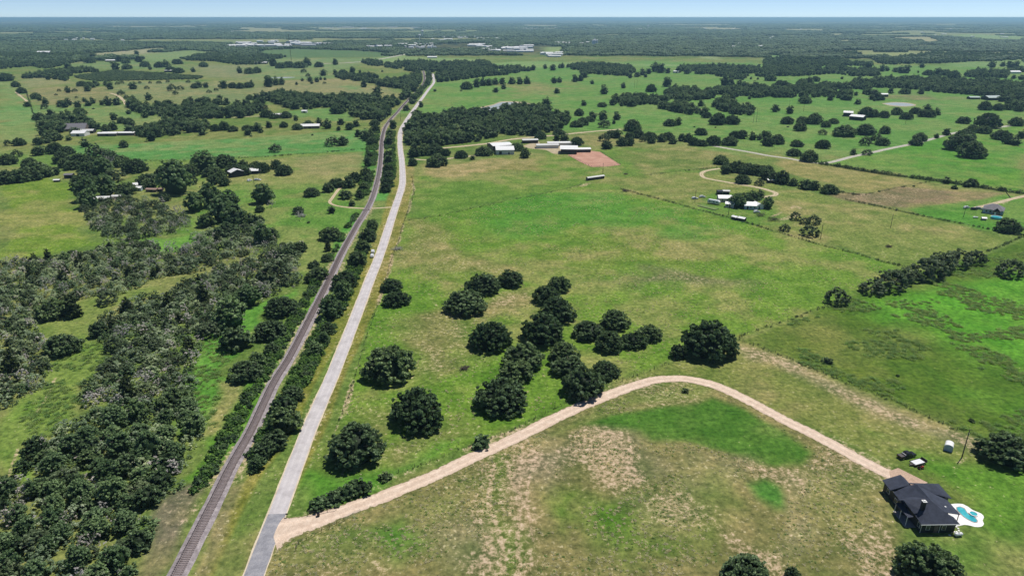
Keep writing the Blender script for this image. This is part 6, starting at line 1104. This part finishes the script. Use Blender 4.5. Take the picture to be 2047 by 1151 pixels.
# ---- the town
def town_mesh():
    m_ = MB(); m_.box(-.5, .5, -.5, .5, 0, .8); m_.sheet([(-.52, -.54, .8), (.52, -.54, .8), (.52, 0, 1.05), (-.52, 0, 1.05)], .06).sheet([(-.52, 0, 1.05), (.52, 0, 1.05), (.52, .54, .8), (-.52, .54, .8)], .06); o = m_.build('town_building', M_WHITE); me = o.data; bpy.data.objects.remove(o); return me
TM = town_mesh(); trg = random.Random(17); TB = []
for x0, x1, y0, y1, n, ls, where in ((452, 480, 91, 95, 5, 40, 'left end of the industrial strip in town'), (480, 600, 84, 94, 22, 60, 'industrial strip at the left of the town'), (600, 660, 86, 92, 8, 50, 'right end of the industrial strip in town'), (730, 782, 94, 96, 7, 34, 'row left of the highway'), (805, 870, 90, 97, 16, 34, 'cluster above the highway end'), (845, 930, 71, 82, 18, 38, 'upper part of the town'), (938, 972, 90, 95, 8, 48, 'cluster above the second highway'), (975, 1065, 93, 105, 26, 46, 'business strip in the middle of town'), (1078, 1128, 107, 116, 7, 44, 'large school-like block right of town'), (1118, 1140, 86, 92, 5, 40, 'cluster above the town meadow'), (1155, 1232, 85, 94, 12, 40, 'cluster right of the town meadow'),
                                     (1200, 1520, 57, 62, 12, 70, 'farthest pale buildings right of town'), (1430, 1540, 88, 97, 10, 30, 'hamlet in the woods right of town'), (1030, 1120, 56, 61, 10, 70, 'farthest pale buildings above town'), (1540, 1650, 56, 80, 10, 44, 'scattered roofs in the hazy woods at right'), (1830, 2030, 58, 76, 8, 44, 'scattered roofs at the far right'), (440, 560, 62, 72, 9, 50, 'scattered roofs above the industrial strip'), (120, 260, 76, 86, 8, 36, 'roofs in the woods at far left'), (650, 840, 55, 60, 8, 110, 'long pale sheds on the far field'), (920, 1000, 72, 84, 8, 30, 'scattered houses in the upper town')):
    for i in range(int(n*1.4)): TB.append((trg.uniform(x0, x1), trg.uniform(y0, y1), ls*trg.choice((.3, .4, .5, .6, .9, 1.2)), where))
cntw = {}
for px, py, L, where in TB: cntw.setdefault(where, []).append((px, py, L))
for where, ls in cntw.items():
    ls.sort()
    for i, (px, py, L) in enumerate(ls):
        o = new_obj('town_building', TM); o.location = at(px, py); o.rotation_euler.z = trg.choice((0, .1, -.12, 1.57)); o.scale = (L, L*trg.uniform(.4, .8), trg.uniform(5, 9))
        tag(o, 'pale-roofed building in the %s, %s' % (where, 'leftmost' if i == 0 else 'rightmost' if i == len(ls)-1 else ordinal(i+1) + ' from the left'), 'building', 'pale-roofed buildings: ' + where)
def water_tower(px, py, h, r, label):
    o = empty('water_tower', at(px, py), 0, label, 'water tower'); V = []; prof = [(.25*r, 0), (.22*r, h*.65), (.5*r, h*.72), (r, h*.84), (r*.95, h*.92), (r*.5, h*.99), (.02, h)]
    for q, z in prof:
        for j in range(14): a = 2*math.pi*j/14; V.append((math.cos(a)*q, math.sin(a)*q, z))
    F = [(i*14+j, i*14+(j+1) % 14, i*14+14+(j+1) % 14, i*14+14+j) for i in range(len(prof)-1) for j in range(14)]; me = mesh_np('tower', V[:28], F[:14]); new_obj('stem', me, M_CARW, o)
    V2 = V[14:]; new_obj('bowl', mesh_np('bowl', V2, [tuple(k for k in f) for f in F[:14*(len(prof)-2)]], True), M_CARW, o)
water_tower(844.5, 74, 42, 10, 'white water tower above the town'); water_tower(839, 83, 36, 8, 'lower white water tower above the highway end'); water_tower(1295, 60, 46, 11, 'far white water tower right of town')
si = empty('grain_elevator', at(1185, 92), 0, 'tall white silos right of the town meadow', 'silo')
for i in range(3): MB().cyl((i*9, 0, 0), (i*9, 0, 24), 4.6, 14).cyl((i*9, 0, 24), (i*9, 0, 26.5), 4.7, 14, .4).build('silo', M_CARW, si)
MB().box(5, 12, 4.8, 10, 0, 32).build('headhouse', M_PALE, si)
# ---------------------------------------------------------------- air
hz = bpy.data.meshes.new('haze'); E = 75000.0
hv = [(sx*E, sy*E, z) for z in (-1.5, HCAM + 3) for sx, sy in ((-1, -1), (1, -1), (1, 1), (-1, 1))]
hz.from_pydata(hv, [], [(3, 2, 1, 0), (4, 5, 6, 7), (0, 1, 5, 4), (1, 2, 6, 5), (2, 3, 7, 6), (3, 0, 4, 7)])
hm = bpy.data.materials.new('haze_air'); hm.use_nodes = True; ht = hm.node_tree; ht.nodes.clear()
pv = ht.nodes.new('ShaderNodeVolumePrincipled'); ho = ht.nodes.new('ShaderNodeOutputMaterial')
pv.inputs['Color'].default_value = (0.46, 0.80, 1.0, 1); pv.inputs['Density'].default_value = 7.5e-5; pv.inputs['Anisotropy'].default_value = 0.2
ht.links.new(pv.outputs[0], ho.inputs['Volume'])
hm.cycles.homogeneous_volume = True
tag(new_obj('haze', hz, hm), kind='stuff')
